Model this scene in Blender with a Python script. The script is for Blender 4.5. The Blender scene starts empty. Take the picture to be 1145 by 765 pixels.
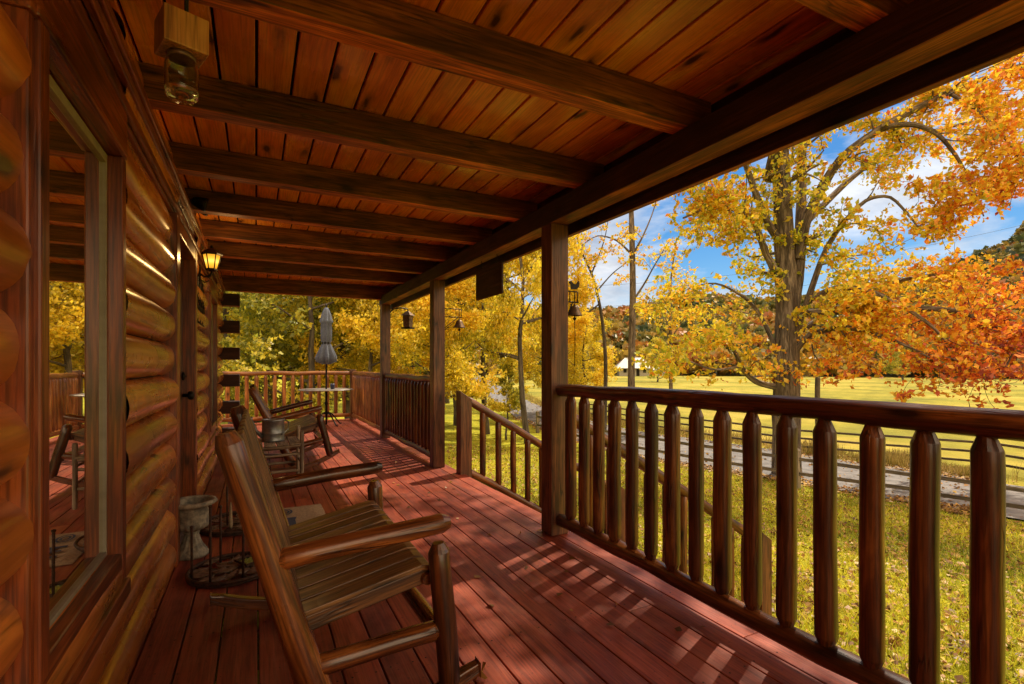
import bpy, math, random
import numpy as np
from mathutils import Vector, Matrix, noise
R_ = math.radians
sc = bpy.context.scene
COL = sc.collection
rnd = random.Random(11)
nrng = np.random.default_rng(5)

# ------------------------------------------------------------------ camera
F_PX, HV, CU = 565.0, 408.5, 572.5
YAW = math.atan(286.5 / F_PX)
H = 1.15
Fx, Fy, Rx, Ry = math.sin(YAW), math.cos(YAW), math.cos(YAW), -math.sin(YAW)
cam_d = bpy.data.cameras.new('camera'); cam = bpy.data.objects.new('camera', cam_d); COL.objects.link(cam)
cam.location = (0, 0, H); cam.rotation_euler = (math.pi / 2, 0, -YAW)
cam_d.sensor_width = 36; cam_d.lens = 36 * F_PX / 1145.0; cam_d.shift_y = (HV - 382.5) / 1145.0
cam_d.clip_start = .05; cam_d.clip_end = 3000
sc.camera = cam
sc.view_settings.view_transform = 'Standard'; sc.view_settings.look = 'None'; sc.view_settings.exposure = 0

def at(u, v, t):
    """surveyed point: photo pixel + distance along the view axis -> world"""
    r = (u - CU) / F_PX
    return Vector(((Fx + Rx * r) * t, (Fy + Ry * r) * t, H + (HV - v) / F_PX * t))

def ground_z(x, y):
    s = min(1, max(0, (x - 3.5) / 9.5))
    s2 = min(1, max(0, (y - 9) / 14))
    z = -1.1 - .9 * s - (.5 * s2 * (1 - s))
    d = math.hypot(x, y)
    if d < 60: z += .05 * math.sin(x * .7 + y * .4) * math.sin(y * .5 - x * .2)
    return z

def gp(u, v):
    t = 1.0
    while t < 400:
        p = at(u, v, t)
        if p.z <= ground_z(p.x, p.y): return p
        t += .02 if t < 60 else .5
    return at(u, v, 400)

# ------------------------------------------------------------------ tagging
def tag(o, label=None, cat=None, group=None, kind=None):
    if label: o['label'] = label
    if cat: o['category'] = cat
    if group: o['group'] = group
    if kind: o['kind'] = kind
    return o

def thing(name, label, cat, loc=(0, 0, 0), group=None):
    o = bpy.data.objects.new(name, None); COL.objects.link(o); o.location = loc
    o.empty_display_size = .1
    return tag(o, label, cat, group)

def wloc(o):
    v = Vector((0, 0, 0))
    while o is not None:
        v += Vector(o.location); o = o.parent
    return v

# ------------------------------------------------------------------ mesh builder
class MB:
    def __init__(s):
        s.v = []; s.f = []; s.g = []; s.r = []; s.sm = []
    def add(s, vs, fs, gs, rv=None, smooth=True):
        b = len(s.v); s.v += [tuple(v) for v in vs]; s.g += [tuple(g) for g in gs]
        if rv is None: rv = rnd.random()
        s.r += [rv] * len(vs)
        s.f += [tuple(i + b for i in f) for f in fs]; s.sm += [smooth] * len(fs)
    def box(s, a, b, axis=0, M=None, rv=None):
        """axis: grain direction"""
        (x0, y0, z0), (x1, y1, z1) = a, b
        vs = [Vector(p) for p in ((x0,y0,z0),(x1,y0,z0),(x1,y1,z0),(x0,y1,z0),(x0,y0,z1),(x1,y0,z1),(x1,y1,z1),(x0,y1,z1))]
        o = (rnd.uniform(0, 40), rnd.uniform(0, 9), rnd.uniform(0, 9))
        gs = []
        for p in vs:
            q = [p.x, p.y, p.z]
            l = q.pop(axis); gs.append((l + o[0], q[0] + o[1], q[1] + o[2]))
        if M is not None: vs = [M @ p for p in vs]
        s.add(vs, [(0,3,2,1),(4,5,6,7),(0,1,5,4),(1,2,6,5),(2,3,7,6),(3,0,4,7)], gs, rv, False)
    def bar(s, p0, p1, w, h, up=(0, 0, 1), rv=None):
        """rectangular bar from p0 to p1, w across, h along up"""
        p0, p1 = Vector(p0), Vector(p1); d = p1 - p0; L = d.length; d.normalize()
        side = d.cross(Vector(up)).normalized(); u = side.cross(d)
        M = Matrix(((d.x, side.x, u.x, p0.x), (d.y, side.y, u.y, p0.y), (d.z, side.z, u.z, p0.z), (0, 0, 0, 1)))
        s.box((0, -w/2, -h/2), (L, w/2, h/2), 0, M, rv)
    def tube(s, pts, rad, n=12, cap=True, wob=0, rv=None, squash=1.0):
        pts = [Vector(p) for p in pts]
        if not hasattr(rad, '__len__'): rad = [rad] * len(pts)
        vs, gs, fs = [], [], []
        o = (rnd.uniform(0, 40), rnd.uniform(0, 9), rnd.uniform(0, 9)); L = 0
        d0 = (pts[1] - pts[0]).normalized()
        ref = Vector((0, 0, 1)) if abs(d0.z) < .9 else Vector((1, 0, 0))
        ph = rnd.uniform(0, 50)
        for i, p in enumerate(pts):
            if i: L += (p - pts[i-1]).length
            d = (pts[min(i+1, len(pts)-1)] - pts[max(i-1, 0)]).normalized()
            a = d.cross(ref)
            if a.length < 1e-4: a = d.cross(Vector((0, 1, .1)))
            a.normalize(); b = a.cross(d)
            for k in range(n):
                t = 2 * math.pi * k / n
                rr = rad[i]
                if wob: rr *= 1 + wob * (noise.noise(Vector((math.cos(t) * 1.3 + ph, math.sin(t) * 1.3, L * 4))))
                vs.append(p + a * (math.cos(t) * rr) + b * (math.sin(t) * rr * squash))
                gs.append((L + o[0], math.cos(t) * rad[i] + o[1], math.sin(t) * rad[i] + o[2]))
        for i in range(len(pts) - 1):
            for k in range(n):
                a, b = i*n + k, i*n + (k+1) % n
                fs.append((a, b, b+n, a+n))
        s.add(vs, fs, gs, rv)
        if cap:
            base = len(s.v) - len(vs)
            s.f.append(tuple(base + k for k in range(n))[::-1]); s.sm.append(False)
            s.f.append(tuple(base + (len(pts)-1)*n + k for k in range(n))); s.sm.append(False)
    def log(s, p0, p1, r, n=14, wob=.1, ch=.35, step=.07, rv=None, taper=0, bow=.004):
        """peeled pole with chamfered ends"""
        p0, p1 = Vector(p0), Vector(p1); d = p1 - p0; L = d.length
        k = max(3, int(L / step)); c = min(r * .8, L * .1)
        ts = [0, c * .5 / L, c / L] + [c/L + (1 - 2*c/L) * i / k for i in range(1, k)] + [1 - c/L, 1 - c*.5/L, 1]
        if ch == 0: ts = ts[2:-2]; ts[0] = 0; ts[-1] = 1
        pts, rs = [], []
        ph = rnd.uniform(0, 99)
        for t in ts:
            q = p0 + d * t
            if wob: q += Vector((noise.noise(Vector((t*L*2, ph, 0))), noise.noise(Vector((t*L*2, ph, 7))), noise.noise(Vector((t*L*2, ph, 14))))) * bow * 2
            e = min(t * L, (1 - t) * L) / c
            rr = r * (1 + taper * (t - .5)) * (1 + wob * .6 * noise.noise(Vector((t*L*3, ph, 30))))
            if ch and e < 1: rr *= (1 - ch) + ch * e
            pts.append(q); rs.append(rr)
        f0 = len(s.f); s.tube(pts, rs, n, True, wob, rv)
        if ch:
            nf = (len(pts)-1)*n
            for i in list(range(2*n)) + list(range(nf-2*n, nf)): s.sm[f0+i] = False
    def lathe(s, prof, c=(0, 0, 0), n=24, flute=0, nf=0, cap=True, rv=None):
        c = Vector(c); vs, gs, fs = [], [], []
        for i, (r, z) in enumerate(prof):
            fl = flute[i] if hasattr(flute, '__len__') else flute
            for k in range(n):
                t = 2*math.pi*k/n; rr = r * (1 + fl * math.cos(nf * t))
                vs.append(c + Vector((rr*math.cos(t), rr*math.sin(t), z))); gs.append((z, rr*math.cos(t), rr*math.sin(t)))
        for i in range(len(prof)-1):
            for k in range(n):
                a, b = i*n+k, i*n+(k+1) % n
                fs.append((a, b, b+n, a+n))
        s.add(vs, fs, gs, rv)
        if cap:
            base = len(s.v) - len(vs)
            if prof[0][0] > 1e-3: s.f.append(tuple(base + k for k in range(n))[::-1]); s.sm.append(False)
            if prof[-1][0] > 1e-3: s.f.append(tuple(base + (len(prof)-1)*n + k for k in range(n))); s.sm.append(False)
    def build(s, name, mat, parent=None, bevel=0, origin=None, local=False):
        me = bpy.data.meshes.new(name)
        off = Vector((0, 0, 0))
        if parent is not None and not local: off = wloc(parent)
        o = bpy.data.objects.new(name, me); COL.objects.link(o)
        if parent is not None: o.parent = parent
        if origin is not None:
            o.location = Vector(origin) - off; off = Vector(origin)
        me.from_pydata([tuple(Vector(v) - off) for v in s.v], [], s.f)
        me.polygons.foreach_set('use_smooth', s.sm)
        a = me.attributes.new('gr', 'FLOAT_VECTOR', 'POINT'); a.data.foreach_set('vector', np.array(s.g, dtype=np.float32).ravel())
        a = me.attributes.new('rv', 'FLOAT', 'POINT'); a.data.foreach_set('value', np.array(s.r, dtype=np.float32))
        me.materials.append(mat)
        if bevel:
            m = o.modifiers.new('bevel', 'BEVEL'); m.width = bevel; m.segments = 2; m.limit_method = 'ANGLE'
        return o

def quads_mesh(name, V, tone, rv, mat, parent=None, extra=None):
    """V (N,4,3) float array"""
    N = len(V); me = bpy.data.meshes.new(name)
    me.vertices.add(4*N); me.vertices.foreach_set('co', V.reshape(-1).astype(np.float32))
    me.loops.add(4*N); me.loops.foreach_set('vertex_index', np.arange(4*N, dtype=np.int32))
    me.polygons.add(N); me.polygons.foreach_set('loop_start', np.arange(0, 4*N, 4, dtype=np.int32))
    me.update(calc_edges=True)
    for n_, d in (('tone', tone), ('rv', rv)):
        a = me.attributes.new(n_, 'FLOAT', 'FACE'); a.data.foreach_set('value', np.asarray(d, dtype=np.float32))
    me.materials.append(mat)
    o = bpy.data.objects.new(name, me); COL.objects.link(o)
    if parent is not None: o.parent = parent
    return o

def leaf_quads(C, size, rng, wid=.30, flat=0.0, jit=.35):
    N = len(C)
    a = rng.normal(size=(N, 3)); b = rng.normal(size=(N, 3))
    if flat: a[:, 2] *= (1-flat); b[:, 2] *= (1-flat)
    a /= np.linalg.norm(a, axis=1, keepdims=True)
    b -= a * (a*b).sum(1, keepdims=True); b /= np.linalg.norm(b, axis=1, keepdims=True)
    nrm = np.cross(a, b)
    s = size * (1 + jit * rng.normal(size=(N, 1))).clip(.4, 1.8)
    V = np.empty((N, 4, 3))
    V[:, 0] = C - a*s*.5; V[:, 1] = C + b*s*wid - a*s*.05 + nrm*s*.12; V[:, 2] = C + a*s*.5; V[:, 3] = C - b*s*wid - a*s*.05 + nrm*s*.12
    return V

# ------------------------------------------------------------------ materials
def newmat(name):
    m = bpy.data.materials.new(name); m.use_nodes = True
    nt = m.node_tree; nt.nodes.clear()
    return m, nt
def nd(nt, t, **k):
    n = nt.nodes.new(t)
    for a, b in k.items():
        if a in n.inputs: n.inputs[a].default_value = b
        else: setattr(n, a, b)
    return n
def ramp(nt, stops, fac=None, interp='LINEAR'):
    r = nt.nodes.new('ShaderNodeValToRGB'); e = r.color_ramp.elements; r.color_ramp.interpolation = interp
    while len(e) < len(stops): e.new(.5)
    for i, (p, c) in enumerate(stops):
        e[i].position = p; e[i].color = (c, c, c, 1) if isinstance(c, (int, float)) else (*c, 1)
    if fac is not None: nt.links.new(fac, r.inputs[0])
    return r
def mixc(nt, a, b, fac, mode='MIX'):
    m = nt.nodes.new('ShaderNodeMix'); m.data_type = 'RGBA'; m.blend_type = mode
    for s, v in ((0, fac), (6, a), (7, b)):
        if hasattr(v, 'is_linked'): nt.links.new(v, m.inputs[s])
        else: m.inputs[s].default_value = v if s == 0 else (*v, 1)
    return m.outputs[2]
def math_(nt, op, a, b=0):
    m = nt.nodes.new('ShaderNodeMath'); m.operation = op
    for i, v in enumerate((a, b)):
        if hasattr(v, 'is_linked'): nt.links.new(v, m.inputs[i])
        else: m.inputs[i].default_value = v
    return m.outputs[0]

def wood(name, dark, mid, light, rough=.4, coat=0.0, bump=.25, var=.35, knots=True, gx=1.6, gy=30, streak=.5, wear=None, bd=.004, crack=0, under=0, fa=.8):
    m, nt = newmat(name); L = nt.links.new
    at_ = nd(nt, 'ShaderNodeAttribute', attribute_name='gr'); rv = nd(nt, 'ShaderNodeAttribute', attribute_name='rv')
    mp = nd(nt, 'ShaderNodeMapping'); mp.inputs['Scale'].default_value = (gx, gy, gy); L(at_.outputs['Vector'], mp.inputs[0])
    n1 = nd(nt, 'ShaderNodeTexNoise', Scale=1.0, Detail=7.0, Roughness=.62, Distortion=.7); L(mp.outputs[0], n1.inputs['Vector'])
    mp2 = nd(nt, 'ShaderNodeMapping'); mp2.inputs['Scale'].default_value = (1.1, 5, 5); L(at_.outputs['Vector'], mp2.inputs[0])
    n2 = nd(nt, 'ShaderNodeTexNoise', Scale=1.3, Detail=4.0, Roughness=.55, Distortion=1.2); L(mp2.outputs[0], n2.inputs['Vector'])
    f = math_(nt, 'ADD', math_(nt, 'MULTIPLY', n1.outputs[0], streak), math_(nt, 'MULTIPLY', n2.outputs[0], 1-streak))
    col = ramp(nt, [(.36, dark), (.5, mid), (.62, light)], f).outputs[0]
    mp4 = nd(nt, 'ShaderNodeMapping'); mp4.inputs['Scale'].default_value = (5, 130, 130); L(at_.outputs['Vector'], mp4.inputs[0])
    n4 = nd(nt, 'ShaderNodeTexNoise', Scale=1.0, Detail=3.0); L(mp4.outputs[0], n4.inputs['Vector'])
    fine = ramp(nt, [(.38, .38), (.56, 1.18)], n4.outputs[0])
    col = mixc(nt, col, fine.outputs[0], fa, 'MULTIPLY')
    h = math_(nt, 'ADD', f, math_(nt, 'MULTIPLY', n4.outputs[0], .35))
    if knots:
        mp3 = nd(nt, 'ShaderNodeMapping'); mp3.inputs['Scale'].default_value = (2.2, 7, 7); L(at_.outputs['Vector'], mp3.inputs[0])
        nn = nd(nt, 'ShaderNodeTexNoise', Scale=3.0, Detail=2.0); L(mp3.outputs[0], nn.inputs['Vector'])
        vm = nd(nt, 'ShaderNodeVectorMath', operation='ADD'); L(mp3.outputs[0], vm.inputs[0])
        vs = nd(nt, 'ShaderNodeVectorMath', operation='SCALE'); L(nn.outputs['Color'], vs.inputs[0]); vs.inputs['Scale'].default_value = .35
        L(vs.outputs[0], vm.inputs[1])
        v = nd(nt, 'ShaderNodeTexVoronoi', Scale=1.0); L(vm.outputs[0], v.inputs['Vector'])
        k = ramp(nt, [(.08, .12), (.15, .65), (.28, 1)], v.outputs['Distance'])
        col = mixc(nt, col, k.outputs[0], 1, 'MULTIPLY')
    if crack:
        mc = nd(nt, 'ShaderNodeMapping'); mc.inputs['Scale'].default_value = (1.3, 17, 17); L(at_.outputs['Vector'], mc.inputs[0])
        nc = nd(nt, 'ShaderNodeTexNoise', Scale=1.0, Detail=3.0, Roughness=.5, Distortion=.3); L(mc.outputs[0], nc.inputs['Vector'])
        dd = math_(nt, 'ABSOLUTE', math_(nt, 'SUBTRACT', nc.outputs[0], .5))
        ck = ramp(nt, [(.0, 1-crack), (.010, 1-crack*.6), (.026, 1)], dd)
        n6 = nd(nt, 'ShaderNodeTexNoise', Scale=4.0, Detail=2.0); L(at_.outputs['Vector'], n6.inputs['Vector'])
        ckm = ramp(nt, [(.5, 0.0), (.6, 1.0)], n6.outputs[0])
        cf = mixc(nt, (1, 1, 1), ck.outputs[0], ckm.outputs[0])
        col = mixc(nt, col, cf, 1, 'MULTIPLY')
        h = math_(nt, 'ADD', h, cf)
    lo, hi = 1 - var, 1 + var
    vv = ramp(nt, [(0, lo), (1, hi)], rv.outputs['Fac'])
    hsv = nd(nt, 'ShaderNodeHueSaturation'); L(col, hsv.inputs['Color'])
    L(math_(nt, 'ADD', math_(nt, 'MULTIPLY', rv.outputs['Fac'], 2*var), lo), hsv.inputs['Value'])
    col = hsv.outputs[0]
    geo = nd(nt, 'ShaderNodeNewGeometry')
    if wear:
        nw = nd(nt, 'ShaderNodeTexNoise', Scale=2.3, Detail=8.0, Roughness=.68); L(geo.outputs['Position'], nw.inputs['Vector'])
        wr = ramp(nt, [(.48, 0.0), (.7, 1.0)], nw.outputs[0])
        col = mixc(nt, col, wear, math_(nt, 'MULTIPLY', wr.outputs[0], .5))
        ns = nd(nt, 'ShaderNodeTexNoise', Scale=55.0, Detail=2.0); L(geo.outputs['Position'], ns.inputs['Vector'])
        sp = ramp(nt, [(.66, 1.0), (.73, .45)], ns.outputs[0]); col = mixc(nt, col, sp.outputs[0], 1, 'MULTIPLY')
    nd2 = nd(nt, 'ShaderNodeTexNoise', Scale=1.1, Detail=5.0, Roughness=.6); L(geo.outputs['Position'], nd2.inputs['Vector'])
    dirt = ramp(nt, [(.35, .6), (.6, 1.05)], nd2.outputs[0]); col = mixc(nt, col, dirt.outputs[0], .75, 'MULTIPLY')
    if under:  # downward faces lightened: bounce light painted into the colour
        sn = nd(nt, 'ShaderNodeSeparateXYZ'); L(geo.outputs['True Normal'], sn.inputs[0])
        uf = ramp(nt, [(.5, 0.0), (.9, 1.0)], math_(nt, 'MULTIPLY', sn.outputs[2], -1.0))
        bounce_lit = mixc(nt, col, (under*1.12, under*.9, under*.75), 1, 'MULTIPLY')
        col = mixc(nt, col, bounce_lit, uf.outputs[0])
    p = nd(nt, 'ShaderNodeBsdfPrincipled'); L(col, p.inputs['Base Color'])
    L(math_(nt, 'ADD', ramp(nt, [(.3, rough+.12), (.7, max(.08, rough-.06))], f).outputs[0], math_(nt, 'MULTIPLY', math_(nt, 'SUBTRACT', nd2.outputs[0], .45), .7)), p.inputs['Roughness'])
    if coat: p.inputs['Coat Weight'].default_value = coat; p.inputs['Coat Roughness'].default_value = .16
    b = nd(nt, 'ShaderNodeBump', Strength=bump, Distance=bd); L(h, b.inputs['Height']); L(b.outputs[0], p.inputs['Normal'])
    out = nd(nt, 'ShaderNodeOutputMaterial'); L(p.outputs[0], out.inputs[0])
    return m

def plain(name, col, rough=.5, metal=0.0, nscale=30, amt=.35, bump=.1, col2=None, spec=.5):
    m, nt = newmat(name); L = nt.links.new
    tc = nd(nt, 'ShaderNodeTexCoord')
    n = nd(nt, 'ShaderNodeTexNoise', Scale=float(nscale), Detail=6.0, Roughness=.6); L(tc.outputs['Object'], n.inputs['Vector'])
    c2 = col2 or tuple(c * (1-amt) for c in col)
    r = ramp(nt, [(.35, c2), (.62, col)], n.outputs[0])
    p = nd(nt, 'ShaderNodeBsdfPrincipled', Roughness=rough, Metallic=metal); L(r.outputs[0], p.inputs['Base Color'])
    p.inputs['Specular IOR Level'].default_value = spec
    b = nd(nt, 'ShaderNodeBump', Strength=bump, Distance=.004); L(n.outputs[0], b.inputs['Height']); L(b.outputs[0], p.inputs['Normal'])
    out = nd(nt, 'ShaderNodeOutputMaterial'); L(p.outputs[0], out.inputs[0])
    return m

def leafmat(name, stops, trans=.52, var=.25):
    m, nt = newmat(name); L = nt.links.new
    tn = nd(nt, 'ShaderNodeAttribute', attribute_name='tone'); rv = nd(nt, 'ShaderNodeAttribute', attribute_name='rv')
    r = ramp(nt, stops, tn.outputs['Fac'])
    hsv = nd(nt, 'ShaderNodeHueSaturation'); L(r.outputs[0], hsv.inputs['Color'])
    L(math_(nt, 'ADD', math_(nt, 'MULTIPLY', rv.outputs['Fac'], 2*var), 1-var), hsv.inputs['Value'])
    d = nd(nt, 'ShaderNodeBsdfDiffuse'); t = nd(nt, 'ShaderNodeBsdfTranslucent'); L(hsv.outputs[0], d.inputs[0]); L(hsv.outputs[0], t.inputs[0])
    mx = nd(nt, 'ShaderNodeMixShader'); mx.inputs[0].default_value = trans; L(d.outputs[0], mx.inputs[1]); L(t.outputs[0], mx.inputs[2])
    g = nd(nt, 'ShaderNodeBsdfGlossy', Roughness=.45); g.inputs[0].default_value = (.9, .9, .9, 1)
    m2 = nd(nt, 'ShaderNodeMixShader'); m2.inputs[0].default_value = .04; L(mx.outputs[0], m2.inputs[1]); L(g.outputs[0], m2.inputs[2])
    out = nd(nt, 'ShaderNodeOutputMaterial'); L(m2.outputs[0], out.inputs[0])
    return m

M = {}
M['log'] = wood('varnished_wall_log', (.38, .100, .014), (.60, .190, .028), (.78, .31, .055), rough=.22, coat=.5, bump=.2, var=.22, gx=.9, gy=7, streak=.3, crack=.5, fa=.2)
M['trim'] = wood('stained_trim', (.10, .020, .005), (.26, .058, .012), (.40, .115, .024), rough=.3, coat=.25, bump=.3, var=.15, crack=.4)
M['ceil'] = wood('ceiling_boards', (.70, .185, .020), (.88, .29, .032), (.96, .42, .052), rough=.26, coat=.2, bump=.15, var=.2, gx=.8, gy=9, streak=.35, fa=.3)
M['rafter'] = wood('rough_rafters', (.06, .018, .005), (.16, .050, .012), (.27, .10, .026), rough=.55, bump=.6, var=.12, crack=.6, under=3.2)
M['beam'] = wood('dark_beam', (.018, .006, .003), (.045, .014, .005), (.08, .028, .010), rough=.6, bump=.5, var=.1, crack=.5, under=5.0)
M['post'] = wood('post_wood', (.05, .016, .006), (.14, .046, .017), (.24, .095, .036), rough=.45, coat=.1, bump=.5, var=.1, crack=.75)
M['rail'] = wood('peeled_rail', (.025, .006, .002), (.11, .030, .007), (.27, .095, .022), rough=.30, coat=.2, bump=.6, var=.25, gy=22, crack=.85)
M['rail_pale'] = wood('honey_rail', (.12, .034, .008), (.38, .125, .026), (.62, .27, .07), rough=.36, coat=.15, bump=.5, var=.2, gy=22, crack=.6)  # lighter copy of the rail wood, for the open deck railings
M['chair'] = wood('chair_log', (.035, .010, .003), (.16, .046, .010), (.38, .135, .030), rough=.22, coat=.5, bump=.4, var=.14, gy=20, crack=.85)
M['slat'] = wood('chair_slat', (.05, .020, .007), (.19, .080, .022), (.42, .22, .075), rough=.38, coat=.25, bump=.5, var=.25, crack=.7)
M['deck'] = wood('red_deck', (.16, .024, .010), (.31, .050, .020), (.43, .088, .038), rough=.46, bump=.5, var=.16, knots=False, gx=1.4, gy=26, fa=.5, wear=(.46, .15, .09))
M['weather'] = wood('weathered_wood', (.15, .11, .075), (.32, .25, .17), (.46, .38, .27), rough=.7, bump=.5, var=.12)
M['fence'] = wood('fence_wood', (.06, .045, .03), (.12, .09, .06), (.2, .155, .11), rough=.8, bump=.5, var=.25, gx=1, gy=12)
M['block'] = wood('pine_block', (.36, .15, .03), (.58, .27, .06), (.72, .40, .11), rough=.4, coat=.2, bump=.3, var=.05)
M['door'] = wood('door_wood', (0.04, 0.0096, 0.0048), (0.096, 0.0256, 0.0096), (0.16, 0.048, 0.016), rough=.3, coat=.4, bump=.2, var=.1)
M['bark'] = wood('bark', (.045, .033, .024), (.18, .135, .10), (.38, .30, .225), rough=.9, bump=1.0, var=.1, knots=False, gx=1.6, gy=13, streak=.75, bd=.05)
M['bark2'] = wood('dark_bark', (.045, .035, .028), (.12, .095, .075), (.22, .18, .14), rough=.9, bump=1.0, var=.15, knots=False, gx=2.2, gy=14, bd=.03)
M['iron'] = plain('black_iron', (.018, .016, .015), .5, .6, 40, .5, .2)
M['rust'] = plain('rusty_iron', (.12, .06, .035), .7, .5, 45, .6, .3, (.04, .028, .022))
M['steel'] = plain('galvanised_steel', (.34, .36, .38), .42, .85, 18, .4, .15)
M['stone'] = plain('cast_stone', (.42, .38, .27), .85, 0, 26, .5, .6, (.13, .13, .11))
M['canvas'] = plain('grey_canvas', (.13, .15, .20), .85, 0, 30, .3, .2)
M['tabletop'] = plain('table_top', (.34, .30, .26), .35, .2, 20, .3, .1)
M['burlap'] = plain('burlap', (.48, .35, .20), .9, 0, 60, .35, .5)
M['print'] = plain('blue_print', (.06, .09, .16), .8, 0, 60, .5, .2)
M['brass'] = plain('bell_brass', (.24, .15, .08), .45, .7, 30, .5, .2, (.10, .07, .05))
M['soil'] = plain('soil', (.05, .035, .025), .95, 0, 40, .5, .6)
M['white_paint'] = plain('white_metal_roof', (.62, .62, .6), .5, 0, 8, .15, .05)
M['siding'] = plain('pale_siding', (.42, .38, .3), .8, 0, 8, .2, .05)
M['cup'] = plain('dark_cup', (.03, .035, .09), .3, 0, 8, .2, .0)
M['wire'] = plain('wire', (.02, .02, .02), .6, 0.3, 8, .2, .0)
M['dark'] = plain('dark_void', (.012, .009, .007), .9, 0, 8, .2, .0)

def glassmat():
    m, nt = newmat('clear_glass'); L = nt.links.new
    g = nd(nt, 'ShaderNodeBsdfGlass', Roughness=0.02, IOR=1.45); g.inputs[0].default_value = (.93, .96, .9, 1)
    out = nd(nt, 'ShaderNodeOutputMaterial'); L(g.outputs[0], out.inputs[0]); return m
M['glass'] = glassmat()
def panemat():
    m, nt = newmat('window_glass'); L = nt.links.new
    d = nd(nt, 'ShaderNodeBsdfPrincipled', Roughness=.3); d.inputs['Base Color'].default_value = (.30, .24, .15, 1)
    g = nd(nt, 'ShaderNodeBsdfGlossy', Roughness=.008); g.inputs[0].default_value = (.97, .94, .85, 1)
    lw = nd(nt, 'ShaderNodeLayerWeight', Blend=.5)
    geo = nd(nt, 'ShaderNodeTexCoord'); n = nd(nt, 'ShaderNodeTexNoise', Scale=1.6, Detail=1.0); L(geo.outputs['Object'], n.inputs['Vector'])
    b = nd(nt, 'ShaderNodeBump', Strength=.06, Distance=.01); L(n.outputs[0], b.inputs['Height']); L(b.outputs[0], g.inputs['Normal'])
    r = ramp(nt, [(0, .15), (.4, .7), (.8, .96)], lw.outputs['Facing'])
    mx = nd(nt, 'ShaderNodeMixShader'); L(r.outputs[0], mx.inputs[0]); L(d.outputs[0], mx.inputs[1]); L(g.outputs[0], mx.inputs[2])
    out = nd(nt, 'ShaderNodeOutputMaterial'); L(mx.outputs[0], out.inputs[0]); return m
M['pane'] = panemat()
def lampmat():
    m, nt = newmat('lamp_glass_lit'); L = nt.links.new
    tc = nd(nt, 'ShaderNodeTexCoord'); sx = nd(nt, 'ShaderNodeSeparateXYZ'); L(tc.outputs['Object'], sx.inputs[0])
    zz = math_(nt, 'ABSOLUTE', math_(nt, 'SUBTRACT', sx.outputs[2], .105))
    r = ramp(nt, [(0, (1.0, .60, .10)), (.03, (.9, .40, .03)), (.08, (.42, .16, .01))], zz)
    e = nd(nt, 'ShaderNodeEmission', Strength=1.9); L(r.outputs[0], e.inputs[0])
    out = nd(nt, 'ShaderNodeOutputMaterial'); L(e.outputs[0], out.inputs[0]); return m
M['lamp'] = lampmat()

YEL = [(0, (.36, .38, .04)), (.3, (.72, .60, .04)), (.6, (.94, .74, .05)), (1, (.95, .62, .05))]
OLV = [(0, (.13, .17, .03)), (.35, (.40, .40, .05)), (.7, (.80, .66, .06)), (1, (.95, .72, .08))]
BIG = [(0, (.36, .44, .03)), (.22, (.80, .68, .04)), (.42, (.92, .63, .04)), (.62, (.90, .32, .025)), (.8, (.62, .12, .03)), (1, (.26, .05, .045))]
HIL = [(0, (.05, .075, .03)), (.3, (.13, .14, .04)), (.55, (.26, .20, .04)), (.8, (.46, .28, .045)), (1, (.38, .13, .03))]
GRS = [(0, (.20, .25, .02)), (.5, (.52, .50, .03)), (1, (.80, .70, .05))]
LIT = [(0, (.12, .06, .025)), (.5, (.40, .20, .05)), (1, (.62, .42, .10))]
M['leaf_yellow'] = leafmat('yellow_leaves', YEL); M['leaf_olive'] = leafmat('olive_leaves', OLV)
M['leaf_big'] = leafmat('autumn_leaves', BIG); M['leaf_hill'] = leafmat('hill_leaves', HIL, .25)
M['grass'] = leafmat('grass_blades', GRS, .35); M['weed'] = leafmat('tawny_weeds', [(0, (.16, .17, .03)), (.5, (.36, .27, .06)), (1, (.52, .36, .13))], .3); M['litter'] = leafmat('fallen_leaves', LIT, .15)

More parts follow.
